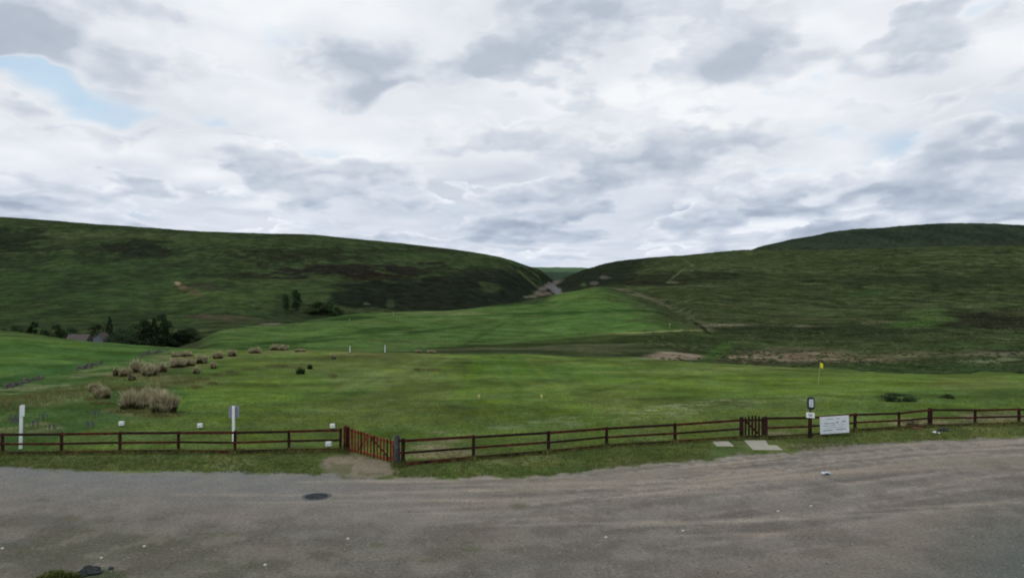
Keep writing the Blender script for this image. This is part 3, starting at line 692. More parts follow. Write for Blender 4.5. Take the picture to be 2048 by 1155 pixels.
# post with rounded dark sign and small white plate
p = at(1620, 876); 
ps = thing('sign_post', p, 'dark post with a rounded dark blue sign over a small white plate', 'sign post', rz=facing(p))
m = MB(); m.box((0, 0, .55), (.19, .15, 1.5), None, 0, .012); m.build('post', WOODD, ps)
m = MB(); m.box((.02, 0, 1.50), (.07, .07, .5)); m.build('bracket', NAVY, ps)
def rounded(w, h, r, n=6):
    pts = []
    for cx_, cy_, a0 in ((w / 2 - r, h / 2 - r, 0), (-w / 2 + r, h / 2 - r, 90), (-w / 2 + r, -h / 2 + r, 180), (w / 2 - r, -h / 2 + r, 270)):
        for k in range(n + 1):
            a = math.radians(a0 + 90 * k / n); pts.append((cx_ + r * math.cos(a), cy_ + r * math.sin(a)))
    return pts
def plate(m, cx_, y, cz, w, h, r, t, mi=0):
    pts = rounded(w, h, r); n = len(pts)
    vs = [(cx_ + a, y - t / 2, cz + b) for a, b in pts] + [(cx_ + a, y + t / 2, cz + b) for a, b in pts]
    fs = [tuple(range(n)), tuple(range(2 * n - 1, n - 1, -1))] + [(i, i + n, (i + 1) % n + n, (i + 1) % n) for i in range(n)]
    m.add(vs, fs, mi)
m = MB(); plate(m, .04, -.06, 1.78, .36, .66, .13, .05); dk = m.build('sign', NAVY, ps)
m = MB(); plate(m, .06, -.095, 1.80, .2, .40, .05, .012); m.build('face', BOARD, dk)
for k in range(6):
    m = MB(); m.box((.06 + random.uniform(-.02, .02), -.104, 1.95 - k * .06), (.12, .004, .02)); m.build('text_line', INK, dk)
m = MB(); plate(m, .02, -.10, 1.19, .40, .27, .02, .02); pl_ = m.build('plate', WHITE, ps)
for k, (x_, z_, w_) in enumerate(((.02, 1.225, .2), (.03, 1.155, .17))):
    m = MB(); m.box((x_, -.112, z_), (w_, .004, .04)); m.build('text_line', INKD, pl_)

# tall white tee post at the far left
p = at(42, 897)
tp = thing('tee_post', p, 'tall white tee post with a narrow upright plate, behind the fence at the far left', 'post', rz=facing(p) + .0)
m = MB(); m.box((0, 0, 1.0), (.15, .12, 2.1), Matrix.Rotation(.02, 3, 'Y'), 0, .012); m.build('post', WHITE, tp)
m = MB(); m.box((.07, -.08, 1.82), (.16, .03, .55), Matrix.Rotation(.03, 3, 'Y'), 0, .004); m.build('plate', WHITE, tp)
# white post with grey board back
p = at(467, 884)
ts = thing('tee_sign', p, 'white post carrying a square grey board, rising behind the left fence', 'sign', rz=facing(p) - .1)
m = MB(); m.box((0, 0, .82), (.13, .11, 1.94), None, 0, .012); m.build('post', WHITE, ts)
m = MB(); plate(m, .01, .075, 1.50, .5, .6, .03, .03); m.build('board', SIGNGREY, ts)
# small white tee markers
MK = [(243, 853, 'small white cube marker on the mown tee, leftmost of the four'),
      (400, 857, 'small white cube marker on the tee just left of the grey-backed sign'),
      (665, 858, 'small white cube marker seen just above the fence rail beside the red gate'),
      (657, 895, 'small white cube marker seen low between the fence rails near the red gate')]
first = None
for px, v, lb in MK:
    p = at(px, v)
    if first is None:
        first = thing('tee_marker', p, lb, 'tee marker', 'white cube tee markers')
        m = MB(); m.box((0, 0, .19), (.24, .22, .2), None, 0, .02); m.build('block', WHITE, first)
        m = MB(); m.box((0, 0, .02), (.05, .05, .14)); m.build('spike', WOODD, first)
        m = MB(); m.box((0, -.1125, .16), (.13, .004, .025)); m.build('stripe', SIGNGREY, first)
        kids = list(first.children)
    else:
        c = first.copy(); col.objects.link(c); c.location = p; c['label'] = lb; c.rotation_euler = (0, 0, random.uniform(-.3, .3))
        for k in kids:
            kk = k.copy(); col.objects.link(kk); kk.parent = c
# yellow tee markers
first = None
for px, v, lb in ((958, 798, 'small yellow tee marker on the near fairway, left one of the pair'), (1083, 798, 'small yellow tee marker on the near fairway, right one of the pair')):
    p = at(px, v)
    if first is None:
        first = thing('yellow_marker', p, lb, 'tee marker', 'pair of yellow tee markers')
        m = MB(); m.box((0, 0, .25), (.15, .13, .17), None, 0, .02); m.build('head', YELP, first)
        m = MB(); m.box((0, 0, .08), (.06, .06, .2)); m.build('stake', POLE, first); kids = list(first.children)
    else:
        c = first.copy(); col.objects.link(c); c.location = p; c['label'] = lb
        for k in kids:
            kk = k.copy(); col.objects.link(kk); kk.parent = c
# flagsticks
def flag(px, v, h, label, cm, lean=.045, fw_=.2, fh=.36, r=.018):
    p = at(px, v); t = thing('flagstick', p, label, 'flagstick', 'golf hole flagsticks')
    m = MB(); m.tube([(0, 0, -.1), (lean * h * .5, 0, h * .5), (lean * h, 0, h)], [r, r, r * .8], 8); m.build('pole', POLE, t)
    nx, nz = 6, 7; vs = []; fs = []
    for i in range(nx):
        for k in range(nz):
            s = i / (nx - 1); u = k / (nz - 1)
            vs.append((lean * h + s * fw_ * (1 - .25 * u * 0), .04 * math.sin(s * 5 + u * 2) * s, h - u * fh - s * s * .16))
    for i in range(nx - 1):
        for k in range(nz - 1): fs.append((i * nz + k, (i + 1) * nz + k, (i + 1) * nz + k + 1, i * nz + k + 1))
    fo = mesh_obj('flag', vs, fs, cm, t, smooth=True)
    so = fo.modifiers.new('thick', 'SOLIDIFY'); so.thickness = .006
    return t
flag(1636, 769, 2.05, 'leaning flagstick with a yellow flag on the nearest green, above the sign post', YEL, .1, .27, .5, .022)
flag(1339, 658, 1.9, 'small pale flagstick on the distant green beside the bleached bank', POLE, .02, .35, .5, .05)
# white guide posts at the brink
wp = None
for px, v, h, lb in ((700, 706, 1.1, 'short white guide post at the far edge of the near fairway, left of two'),
                     (770, 706, 1.35, 'taller white guide post with a dark foot at the far edge of the near fairway'),
                     (787, 632, 2.0, 'faint pale post on the crest of the terrace below the dark heather slope'),
                     (699, 642, 1.0, 'small pale marker on the mown terrace left of the heather slope')):
    p = at(px, v); t = thing('guide_post', p, lb, 'post', 'pale posts on the course')
    m = MB(); s_ = 1.0 if v > 700 else 1.6
    m.box((0, 0, h / 2 - .1), (.13 * s_, .12 * s_, h + .2), None, 0, .02, .7); m.build('post', WHITE if v > 700 else POLE, t)
    m = MB(); m.box((0, 0, .02), (.42, .4, .2), None, 0, .1, .7); m.build('foot', DARKR, t)
# poles on the moor
for px, v, h, lb in ((1261, 533, 7, 'thin pale pole near the skyline right of the valley gap'),
                     (1662, 589, 5.5, 'thin pale pole standing on the open moor in the right half')):
    p = at(px, v, 200); t = thing('pole', p, lb, 'pole', 'thin poles on the moor')
    m = MB(); m.tube([(0, 0, -.5), (0, 0, h)], [.14, .1], 8); m.build('shaft', mat('grey_pole', alb(84, 92, 70), .2), t)
    m = MB(); m.box((0, 0, h - .25), (1.1, .12, .12)); m.build('crossarm', BARK, t)

# ------------------------------------------------------------------ slabs, cover, litter, stones
def slab(name, quad, label, cat, m_, th=.05):
    P = [at(px, v) for px, v in quad]; c = sum(P, Vector()) / len(P); n = len(P)
    zt = max(p_.z for p_ in P) + .012
    vs = [(p_.x - c.x, p_.y - c.y, zt - c.z) for p_ in P] + [(p_.x - c.x, p_.y - c.y, zt - c.z - th - .1) for p_ in P]
    fs = [tuple(range(n)), tuple(range(2 * n - 1, n - 1, -1))] + [(i, i + n, (i + 1) % n + n, (i + 1) % n) for i in range(n)]
    o = mesh_obj(name, vs, fs, m_); o.location = c
    bv = o.modifiers.new('bev', 'BEVEL'); bv.width = .012; bv.segments = 2
    return tag(o, label, cat)
slab('paving_slab', [(1434, 892), (1468, 892), (1456, 882), (1423, 882)], 'small square pale concrete slab lying in the verge left of the picket gate', 'paving slab', CONC)
slab('paving_slab', [(1506, 899.5), (1566, 899.5), (1553, 890), (1537, 890), (1531, 881), (1488, 881)], 'larger stepped concrete slab in front of the small picket gate', 'paving slab', CONC)
p = at(633, 993)
mc = thing('drain_cover', p + Vector((0, 0, .0)), 'dark round drain cover set in the gravel yard', 'drain cover')
pts = [(.52 * (1 + .05 * math.sin(3 * a) + .03 * math.sin(7 * a)) * math.cos(a), .56 * (1 + .05 * math.sin(2 * a + 1)) * math.sin(a)) for a in [2 * math.pi * k / 40 for k in range(40)]]
mesh_obj('rim', [(x, y, .012) for x, y in pts] + [(x * 1.04, y * 1.04, -.03) for x, y in pts] + [(0, 0, .016)], [(i, (i + 1) % 40, 80) for i in range(40)] + [(i, i + 40, (i + 1) % 40 + 40, (i + 1) % 40) for i in range(40)], TAR, mc)
m = MB()
for k in range(-4, 5):
    w = math.sqrt(max(.0, .17 - (k * .09) ** 2)) * 2
    if w > .1: m.box((0, k * .09, .017), (w, .035, .012))
m.build('ribs', DARKR, mc)

def rock(name, p, sx, sy, sz, m_, label, cat='stone', group=None, seed=0):
    rr = random.Random(seed); n, k = 10, 6; vs = []; fs = []
    for i in range(k + 1):
        ph = math.pi * i / k
        for j in range(n):
            th = 2 * math.pi * j / n; f_ = 1 + rr.uniform(-.16, .16)
            vs.append((sx * math.sin(ph) * math.cos(th) * f_, sy * math.sin(ph) * math.sin(th) * f_, sz * math.cos(ph) * f_ + sz * .35))
    for i in range(k):
        for j in range(n): fs.append((i * n + j, (i + 1) * n + j, (i + 1) * n + (j + 1) % n, i * n + (j + 1) % n))
    o = mesh_obj(name, vs, fs, m_); o.location = p
    return tag(o, label, cat, group)
rock('stone', at(919, 921), .14, .12, .09, DARKR, 'dark stone in the grass under the fence, right of the stone gatepost', seed=3)
rock('rock', at(182, 1146), .30, .2, .15, DARKR, 'dark rock on the gravel at the bottom left, beside the mossy clump', 'rock', seed=4)
rock('rock', at(162, 1152), .16, .12, .10, DARKR, 'smaller dark rock touching the larger one at the bottom left', 'rock', seed=5)
rock('rock', at(222, 1138), .07, .06, .05, DARKR, 'little dark pebble right of the bottom left rocks', 'rock', seed=6)
WP = mat('white_pebble', alb(176, 172, 160), .1)
for k, (px, v, lb) in enumerate(((5, 1097, 'white pebble at the far left edge of the gravel'), (203, 1116, 'white pebble just above the dark rocks at the bottom left'), (289, 1093, 'white pebble on the gravel right of the mossy clump'),
        (696, 1078, 'white pebble on the gravel below and right of the drain cover'), (530, 1130, 'white pebble at the bottom, left of centre'), (1212, 1075, 'white pebble on the gravel in the lower middle'),
        (1556, 1023, 'white pebble on the gravel left below the blue litter'), (1622, 1012, 'pale tan pebble on the gravel straight below the blue litter'), (1366, 1062, 'pale pebble on the lower gravel right of the middle'))):
    rock('pebble', at(px, v), .05, .045, .035, WP, lb, 'pebble', 'pale pebbles on the gravel', seed=20 + k)
# crumpled litter
def litter(px, v, label, m_, w, seed):
    rr = random.Random(seed); n = 7; vs = []; fs = []
    for i in range(n):
        for j in range(4):
            vs.append(((i / (n - 1) - .5) * w + rr.uniform(-.03, .03), (j / 3 - .5) * w * .55 + rr.uniform(-.03, .03), .02 + rr.uniform(0, .09) + .05 * math.sin(i)))
    for i in range(n - 1):
        for j in range(3): fs.append((i * 4 + j, (i + 1) * 4 + j, (i + 1) * 4 + j + 1, i * 4 + j + 1))
    o = mesh_obj('litter', vs, fs, m_); o.location = at(px, v) + Vector((0, 0, .02)); o.rotation_euler = (0, 0, .5)
    so = o.modifiers.new('t', 'SOLIDIFY'); so.thickness = .008
    return tag(o, label, 'litter')
litter(1654, 949, 'crumpled pale blue wrapper lying on the gravel at the right', BLUE, .36, 1)
litter(1872, 867, 'crumpled white wrapper on the verge under the thick fence post at the right', WHITE, .36, 2)
rock('stone', at(1886, 862), .34, .2, .14, DARKR, 'dark flat stone on the verge beside the white wrapper', seed=9)
rock('stone', at(1828, 857), .42, .2, .09, mat('red_soil', alb(80, 50, 40), .3), 'low reddish lump of soil under the fence left of the thick post', seed=10)

# ------------------------------------------------------------------ rushes, grass
def blades(n, rad, h, wd, seed, tip=.42, rx=1.0, flop=.5, seg=.55):
    """clump of narrow blades; lower parts in slot 0, dry tops in slot 1"""
    rr = np.random.default_rng(seed); vs = []; fs = []; mi = []
    for i in range(n):
        a = rr.uniform(0, 2 * math.pi); r = rad * math.sqrt(rr.uniform(0, 1)); x, y = r * math.cos(a) * rx, r * math.sin(a)
        hh = h * rr.uniform(.5, 1.12) * (1 - .3 * (r / rad) ** 2) * (.85 + .3 * math.sin(a * 3 + seed))
        lx, ly = (x / rad * .5 + rr.normal(0, .22)) * flop * hh, (y / rad * .5 + rr.normal(0, .22)) * flop * hh
        b = rr.uniform(0, math.pi); wx, wy = math.cos(b) * wd, math.sin(b) * wd
        k = len(vs); s = tip * rr.uniform(.75, 1.2)
        vs += [(x - wx, y - wy, -.05), (x + wx, y + wy, -.05), (x + lx * s * .6 + wx * .9, y + ly * s * .6 + wy * .9, hh * s), (x + lx * s * .6 - wx * .9, y + ly * s * .6 - wy * .9, hh * s),
               (x + lx + wx * .5, y + ly + wy * .5, hh), (x + lx - wx * .5, y + ly - wy * .5, hh)]
        fs += [(k, k + 1, k + 2, k + 3), (k + 3, k + 2, k + 4, k + 5)]; mi += [0, 1]
    return vs, fs, mi
CL = [(262, 819, 62, 44, 'large tan-topped rush clump, left half of the biggest mass behind the left fence'),
      (297, 811, 50, 42, 'tan rush clump filling the back of the biggest mass, between its two dark-footed halves'),
      (323, 827, 54, 50, 'large rush clump with a dark green foot, right half of the biggest mass'),
      (201, 798, 32, 28, 'round tan rush clump left of the biggest mass'),
      (187, 784, 22, 22, 'smaller rush clump touching the upper left of the round tan one'),
      (232, 752, 15, 18, 'dark green rush tuft at the left end of the second row'),
      (247, 753, 26, 22, 'pale rush clump second from the left in the second row'),
      (270, 745, 36, 28, 'wide straw-coloured rush clump in the left part of the second row'),
      (262, 761, 15, 14, 'little dark rush tuft standing in front of the second row'),
      (296, 752, 32, 26, 'straw rush clump with a dark foot in the middle of the second row'),
      (317, 745, 30, 26, 'straw rush clump at the right end of the second row'),
      (352, 735, 34, 22, 'left rush clump of the third row, with a dark foot'),
      (374, 732, 28, 18, 'low pale rush clump in the middle of the third row'),
      (400, 727, 26, 22, 'right rush clump of the third row with a dark green side'),
      (392, 747, 14, 16, 'small lone rush tuft below the third row'),
      (426, 737, 12, 15, 'small lone rush tuft right of the third row'),
      (434, 717, 22, 18, 'tan rush clump on the skyline of the field, left of its smaller neighbour'),
      (463, 712, 18, 16, 'small tan rush clump, right neighbour of the one above the third row'),
      (508, 706, 30, 14, 'broad low rush clump near the field edge at the left'),
      (549, 700, 24, 15, 'pale rush clump at the field edge, left one of a touching pair'),
      (566, 700, 20, 12, 'pale rush clump at the field edge, right one of a touching pair'),
      (598, 703, 26, 7, 'very low pale rush tuft trailing right of the touching pair'),
      (667, 718, 9, 12, 'tiny lone rush tuft in the field below the short white guide post'),
      (360, 713, 50, 12, 'flat bleached rush patch above the third row'),
      (836, 705, 14, 7, 'tiny dark-footed rush tuft at the field edge right of the taller guide post'),
      (862, 705, 22, 7, 'low pale rush tuft at the field edge, rightmost of all')]
for k, (px, v, w, h_, lb) in enumerate(CL):
    p = at(px, v); s_ = p.y / F; rad = w * s_ / 2 * .8; hgt = h_ * s_ * 1.0
    dark = any(q_ in lb for q_ in ('dark green rush tuft', 'little dark'))
    hgt = max(.3, hgt * .84); big = w > 40
    vs, fs, mi = blades(int(620 * (1 + (w > 30) + big)), rad, hgt, .010 + .0001 * p.y, 50 + k, .85 if dark else .64, 1, .62)
    o = mesh_obj('rush_clump', vs, fs, mats=[BLADE_G, BLADE_T], midx=mi); o.location = p + Vector((0, rad * .6, 0)); o.location.z = hz(o.location.x, o.location.y)
    tag(o, lb, 'rush clump', 'rush clumps on the left field')
# low dark plants
BUSHES = []
for k, (px, v, w, h_, lb, lm) in enumerate(((601, 748, 14, 12, 'small dark green thistle in the middle of the field left of centre', 0), (620, 738, 8, 9, 'smaller dark thistle behind and right of the first', 0),
        (1800, 802, 66, 16, 'low spreading dark green bush behind the fence at the right', 1), (1893, 796, 26, 9, 'small dark green bush right of the spreading one', 1), (1790, 860, 1, 1, None, 1), (1824, 850, 34, 8, 'low green tuft seen between the rails left of the thick post', 1),
        (672, 590, 1, 1, None, 0))):
    if lb is None: continue
    p = at(px, v); s_ = p.y / F; rad = w * s_ / 2
    vs, fs, mi = blades(500 if w > 30 else 200, rad, h_ * s_ * 1.05, .03, 90 + k, .9, 1, .9)
    if lm:
        BUSHES.append((p, w * s_, h_ * s_, lb)); continue
    o = mesh_obj('thistle', vs, fs, mats=[LEAFD, LEAFM], midx=mi); o.location = p
    tag(o, lb, 'thistle')
# moss clump at bottom left
vs, fs, mi = blades(700, .45, .16, .012, 140, .9, 1.3, 1.2)
o = mesh_obj('grass_tuft', vs, fs, mats=[mat('moss_green', alb(56, 64, 18), .3), mat('moss_tip', alb(72, 78, 28), .3)], midx=mi); o.location = at(115, 1158)
tag(o, 'yellow-green mossy grass tuft at the bottom left edge beside dark rocks', 'grass tuft')

# loose grass on verge, fence foot and near field: uncountable
vs = []; fs = []; mi = []
rr = np.random.default_rng(5)
def tuft(px, v, hmax, dry, jitter=0):
    d = H * F / (v - CY); x = (px - CX) / F * d; z = hz(x, d)
    for b in range(5):
        a = rr.uniform(0, 6.28); r = rr.uniform(0, .09); h_ = hmax * rr.uniform(.4, 1); bx, by = x + math.cos(a) * r, d + math.sin(a) * r
        th = rr.uniform(0, 3.14); wx, wy = math.cos(th) * .012, math.sin(th) * .012; lx, ly = rr.normal(0, .45) * h_, rr.normal(0, .45) * h_
        k = len(vs); vs.extend([(bx - wx, by - wy, z - .02), (bx + wx, by + wy, z - .02), (bx + lx, by + ly, z + h_)]); fs.append((k, k + 1, k + 2)); mi.append(1 if rr.uniform() < dry else 0)
EV = lambda px: float(np.interp(px, [-300, 0, 200, 400, 600, 800, 1000, 1100, 1200, 1300, 1400, 1500, 1560, 1700, 1800, 1900, 2048, 2400], [925, 935, 942, 945, 950, 956, 955, 950, 940, 930, 920, 911, 905, 893, 885, 880, 872, 866]))
FV = lambda px: float(np.interp(px, [-300, 0, 690, 800, 947, 1097, 1213, 1350, 1480, 1620, 1710, 1860, 2048, 2400], [910, 908, 903, 930, 918, 905, 893, 885, 878, 874, 862, 853, 848, 840]))
for i in range(9000):
    px = rr.uniform(-150, 2200); v = FV(px) - 6 + (EV(px) - FV(px) + 4) * rr.uniform() ** .9
    if 640 < px < 785 and v > 905: continue
    if 1420 < px < 1575 and v > 879: continue
    tuft(px, v, .13, .3)
for i in range(4500):
    px = rr.uniform(-150, 2200)
    if 690 < px < 790: continue
    tuft(px, FV(px) + rr.normal(0, 1.6), .24, .35)
for p in PL + PM + PR + [at(691, 905), at(794, 931)]:
    for j in range(26):
        v = CY + H * F / p.y + rr.normal(.8, 1.4); tuft(CX + p.x / p.y * F + rr.normal(0, 4.5), v, .34, .3)
for i in range(8000):
    px = rr.uniform(-150, 2200); v = rr.uniform(775, FV(px) - 2)
    tuft(px, v, .11, .25)
for i in range(3400):
    q_ = CL[int(rr.integers(0, len(CL)))]; tuft(q_[0] + rr.normal(0, q_[2] * .42), q_[1] + 1 + abs(rr.normal(0, 2.5)), .3, .65)
for i in range(2600):
    px = rr.uniform(-100, 330); wv = float(np.interp(px, [-400, 0, 100, 200, 330, 400], [860, 778, 752, 728, 701, 694]))
    tuft(px, wv + abs(rr.normal(0, 22)) + 2, .34, .8)
o = mesh_obj('rough_grass', vs, fs, mats=[GRASS1, GRASS2], midx=mi); o['kind'] = 'stuff'
o['label'] = 'short rough grass along the fence and verge'
# loose stones on the yard: uncountable
gv = []; gf = []; gmi = []
for i in range(15000):
    v = 1160 - 215 * rr.uniform() ** .8; px = rr.uniform(-40, 2090)
    if v < EV(px) + 6: continue
    d = H * F / (v - CY); x = (px - CX) / F * d; r_ = rr.uniform(.007, .022) * (1 + (rr.uniform() < .04) * .9); k = len(gv)
    for a in range(4):
        th = a * 1.57 + rr.uniform(-.5, .5); gv.append((x + r_ * math.cos(th) * rr.uniform(.7, 1.2), d + r_ * math.sin(th), 0.0))
    gv.append((x, d, r_ * rr.uniform(.5, .9)))
    for a in range(4): gf.append((k + a, k + (a + 1) % 4, k + 4)); 
    gmi.extend([int(rr.integers(0, 3))] * 4)
o = mesh_obj('loose_gravel', gv, gf, mats=[mat('gravel_stone', alb(120, 116, 108), .3, .8, .95, .0), mat('dark_gravel_stone', alb(80, 78, 72), .3, .8, .95, .0), mat('pale_gravel_stone', alb(132, 127, 116), .2, .8, .95, .0)], midx=gmi)
o['kind'] = 'stuff'; o['label'] = 'loose small stones scattered over the gravel yard'
# moor tussocks: uncountable
vs = []; fs = []; mi = []
def tuss(x, y, r, h_, slot):
    z = hz(x, y); n = 6; k = len(vs)
    for j in range(n):
        a = 6.283 * j / n + rr.uniform(-.3, .3); q_ = r * rr.uniform(.7, 1.2); vs.append((x + q_ * math.cos(a), y + q_ * math.sin(a), z - .1))
    for j in range(n):
        a = 6.283 * j / n + rr.uniform(-.3, .3); q_ = r * .7 * rr.uniform(.6, 1.2); vs.append((x + q_ * math.cos(a), y + q_ * math.sin(a), z + h_ * rr.uniform(.5, 1)))
    vs.append((x, y, z + h_ * rr.uniform(.8, 1.2)))
    for j in range(n):
        fs.append((k + j, k + (j + 1) % n, k + n + (j + 1) % n, k + n + j)); fs.append((k + n + j, k + n + (j + 1) % n, k + 2 * n))
    mi.extend([slot] * (2 * n))
cnt = 0
for i in range(15000):
    y = math.exp(rr.uniform(math.log(125), math.log(900))); px = rr.uniform(1290, 2300)
    x = (px - CX) / F * y; s = x / (y + OFF); a = int((s - S[0]) / (S[1] - S[0])); b = int(np.interp(y, ROWS, np.arange(len(ROWS))))
    if a < 0 or a >= nc: continue
    if fw[b, a] > .1 or moorish[b, a] < .95: continue
    if px < 1280 and y > 220: continue
    if W4[b, a] + rr.normal(0, .06) < .5: continue
    g_ = rr.uniform(); tuss(x, y, rr.uniform(.3, .75), rr.uniform(.08, .26), 0 if g_ < .45 else 1 if g_ < .85 else 2); cnt += 1
T1 = mat('heather_tuft', alb(44, 52, 31), .3, .4, .95, .05); T2 = mat('sedge_tuft', alb(56, 66, 38), .3, .4, .95, .05); T3 = mat('bleached_tuft', alb(74, 78, 50), .25, .4, .95, .05)
o = mesh_obj('moor_tussocks', vs, fs, mats=[T1, T2, T3], midx=mi); o['kind'] = 'stuff'; o['label'] = 'heather and sedge tussocks covering the moor'
# purple flowers at the left
vs = []; fs = []; mi = []
for cx_, cv in ((24, 838), (88, 832), (100, 855), (178, 850), (188, 828), (70, 846), (30, 842)):
    for j in range(9):
        px = cx_ + rr.normal(0, 5); v = cv + rr.normal(0, 2); p = at(px, v + 8); h_ = rr.uniform(.25, .5); k = len(vs)
        w = .02
        vs.extend([(p.x - w, p.y, p.z + h_ * .5), (p.x + w, p.y, p.z + h_ * .5), (p.x + w, p.y + w, p.z + h_), (p.x - w, p.y - w, p.z + h_), (p.x, p.y, p.z - .02)])
        fs.extend([(k, k + 1, k + 2, k + 3), (k, k + 1, k + 4)]); mi.extend([0, 1])
o = mesh_obj('wildflowers', vs, fs, mats=[PURP, GRASS1], midx=mi); o['kind'] = 'stuff'; o['label'] = 'scattered dull purple wildflowers in the rough grass'

# broken dry-stone wall
wl = thing('stone_wall', at(0, 778), 'low broken grey dry-stone wall running up the left field', 'wall')
m = MB(); o0 = wl.location.copy()
for i in range(330):
    px = -60 + 400 * i / 330 + rr.normal(0, .8); wv = float(np.interp(px, [-400, 0, 100, 200, 330, 400], [860, 778, 752, 728, 701, 694]))
    if vnoise(np.array([px / 24.0]), np.array([3.3]), 9)[0] < .46: continue
    p = at(px, wv + rr.normal(0, 1.6)); s_ = rr.uniform(.1, .3)
    for lvl in range(1 + (rr.uniform() < .3)):
        R_ = Matrix.Rotation(rr.uniform(0, 3), 3, 'Z') @ Matrix.Rotation(rr.uniform(-.3, .3), 3, 'X')
        m.box(p - o0 + Vector((rr.normal(0, .05), rr.normal(0, .08), .08 + lvl * .2)), (s_ * 1.3, s_, s_ * .7), R_, 0, s_ * .22, rr.uniform(.6, .9))
m.build('stones', mat('wall_stone', alb(72, 72, 66), .35, 2, .95, .05, rgb2=alb(98, 97, 88)), wl)

# ------------------------------------------------------------------ trees
def crown_mesh(kind, seed, n):
    """unit tree: height 1, radius .5; leaf-sized faces on clumps"""
    r = random.Random(seed); vs = []; fs = []; mi = []
    clumps = []
    if kind == 'conifer':
        for i in range(26):
            t = i / 25; z = .12 + .86 * t; rad = .44 * (1 - t) ** .8 + .03
            for k in range(max(2, int(7 * (1 - t) + 1))):
                a = r.uniform(0, 6.28); q_ = rad * r.uniform(.4, 1); clumps.append((q_ * math.cos(a), q_ * math.sin(a), z - q_ * .2, .10 * (1 - t * .6)))
    elif kind == 'tall':
        for i in range(34):
            a = r.uniform(0, 6.28); z = r.uniform(.15, .9); rad = .44 * math.sin(math.pi * min(1, (z) ** .9 * .9 + .08)) ** .6
            q_ = rad * r.uniform(.3, .95); clumps.append((q_ * math.cos(a), q_ * math.sin(a), z, r.uniform(.09, .17)))
        clumps.append((.02, 0, .93, .09))
    else:
        for i in range(34):
            a = r.uniform(0, 6.28); z = r.uniform(.1, .84); rad = .5 * math.sqrt(max(0, 1 - ((z - .35) / .55) ** 2))
            q_ = rad * r.uniform(.35, .9); clumps.append((q_ * math.cos(a), q_ * math.sin(a), z, r.uniform(.11, .2)))
    per = n // len(clumps)
    for cx_, cy_, cz, cr in clumps:
        sl = 0 if r.random() < .55 else 1
        for j in range(per):
            u = r.uniform(-1, 1); a = r.uniform(0, 6.28); s = math.sqrt(1 - u * u); q_ = cr * r.uniform(.55, 1.08)
            p = Vector((cx_ + q_ * s * math.cos(a), cy_ + q_ * s * math.sin(a), cz + q_ * u * .85))
            e1 = Vector((r.gauss(0, 1), r.gauss(0, 1), r.gauss(0, .6))).normalized() * .024; e2 = e1.orthogonal().normalized() * .018
            k = len(vs); vs += [p - e1, p + e2, p + e1, p - e2]; fs.append((k, k + 1, k + 2, k + 3)); mi.append(sl)
    return vs, fs, mi
PROT = {}
def proto(kind, dark):
    if (kind, dark) not in PROT:
        vs, fs, mi = crown_mesh(kind, hash_(kind) + dark, 3000 if kind != 'bush' else 2400)
        me = bpy.data.meshes.new('crown'); me.from_pydata([tuple(v) for v in vs], [], fs)
        for mm in ((LEAFD, LEAFD2) if dark else (LEAFM, LEAFD2)): me.materials.append(mm)
        me.polygons.foreach_set('material_index', mi); me.update()
        m = MB(); hgt = .9 if kind == 'conifer' else .5
        m.tube([(0, 0, -.03), (.005, 0, hgt * .3), (-.01, .005, hgt * .65), (0, 0, hgt)], [.035, .028, .02, .006], 7)
        for a in range(5):
            th = a * 1.256 + .3; z0 = hgt * (.35 + .1 * a); m.tube([(0, 0, z0), (.12 * math.cos(th), .12 * math.sin(th), z0 + .1), (.26 * math.cos(th), .26 * math.sin(th), z0 + .2)], [.015, .01, .004], 5)
        mt = bpy.data.meshes.new('trunk'); mt.from_pydata(m.v, [], m.f); mt.materials.append(BARK); mt.update()
        PROT[(kind, dark)] = (me, mt)
    return PROT[(kind, dark)]
def hash_(s_): return sum(ord(c) for c in s_) % 97
LEAFD2 = mat('deep_green_leaves', alb(34, 50, 30), .3, .35, .85, .1, rgb2=alb(46, 66, 36))
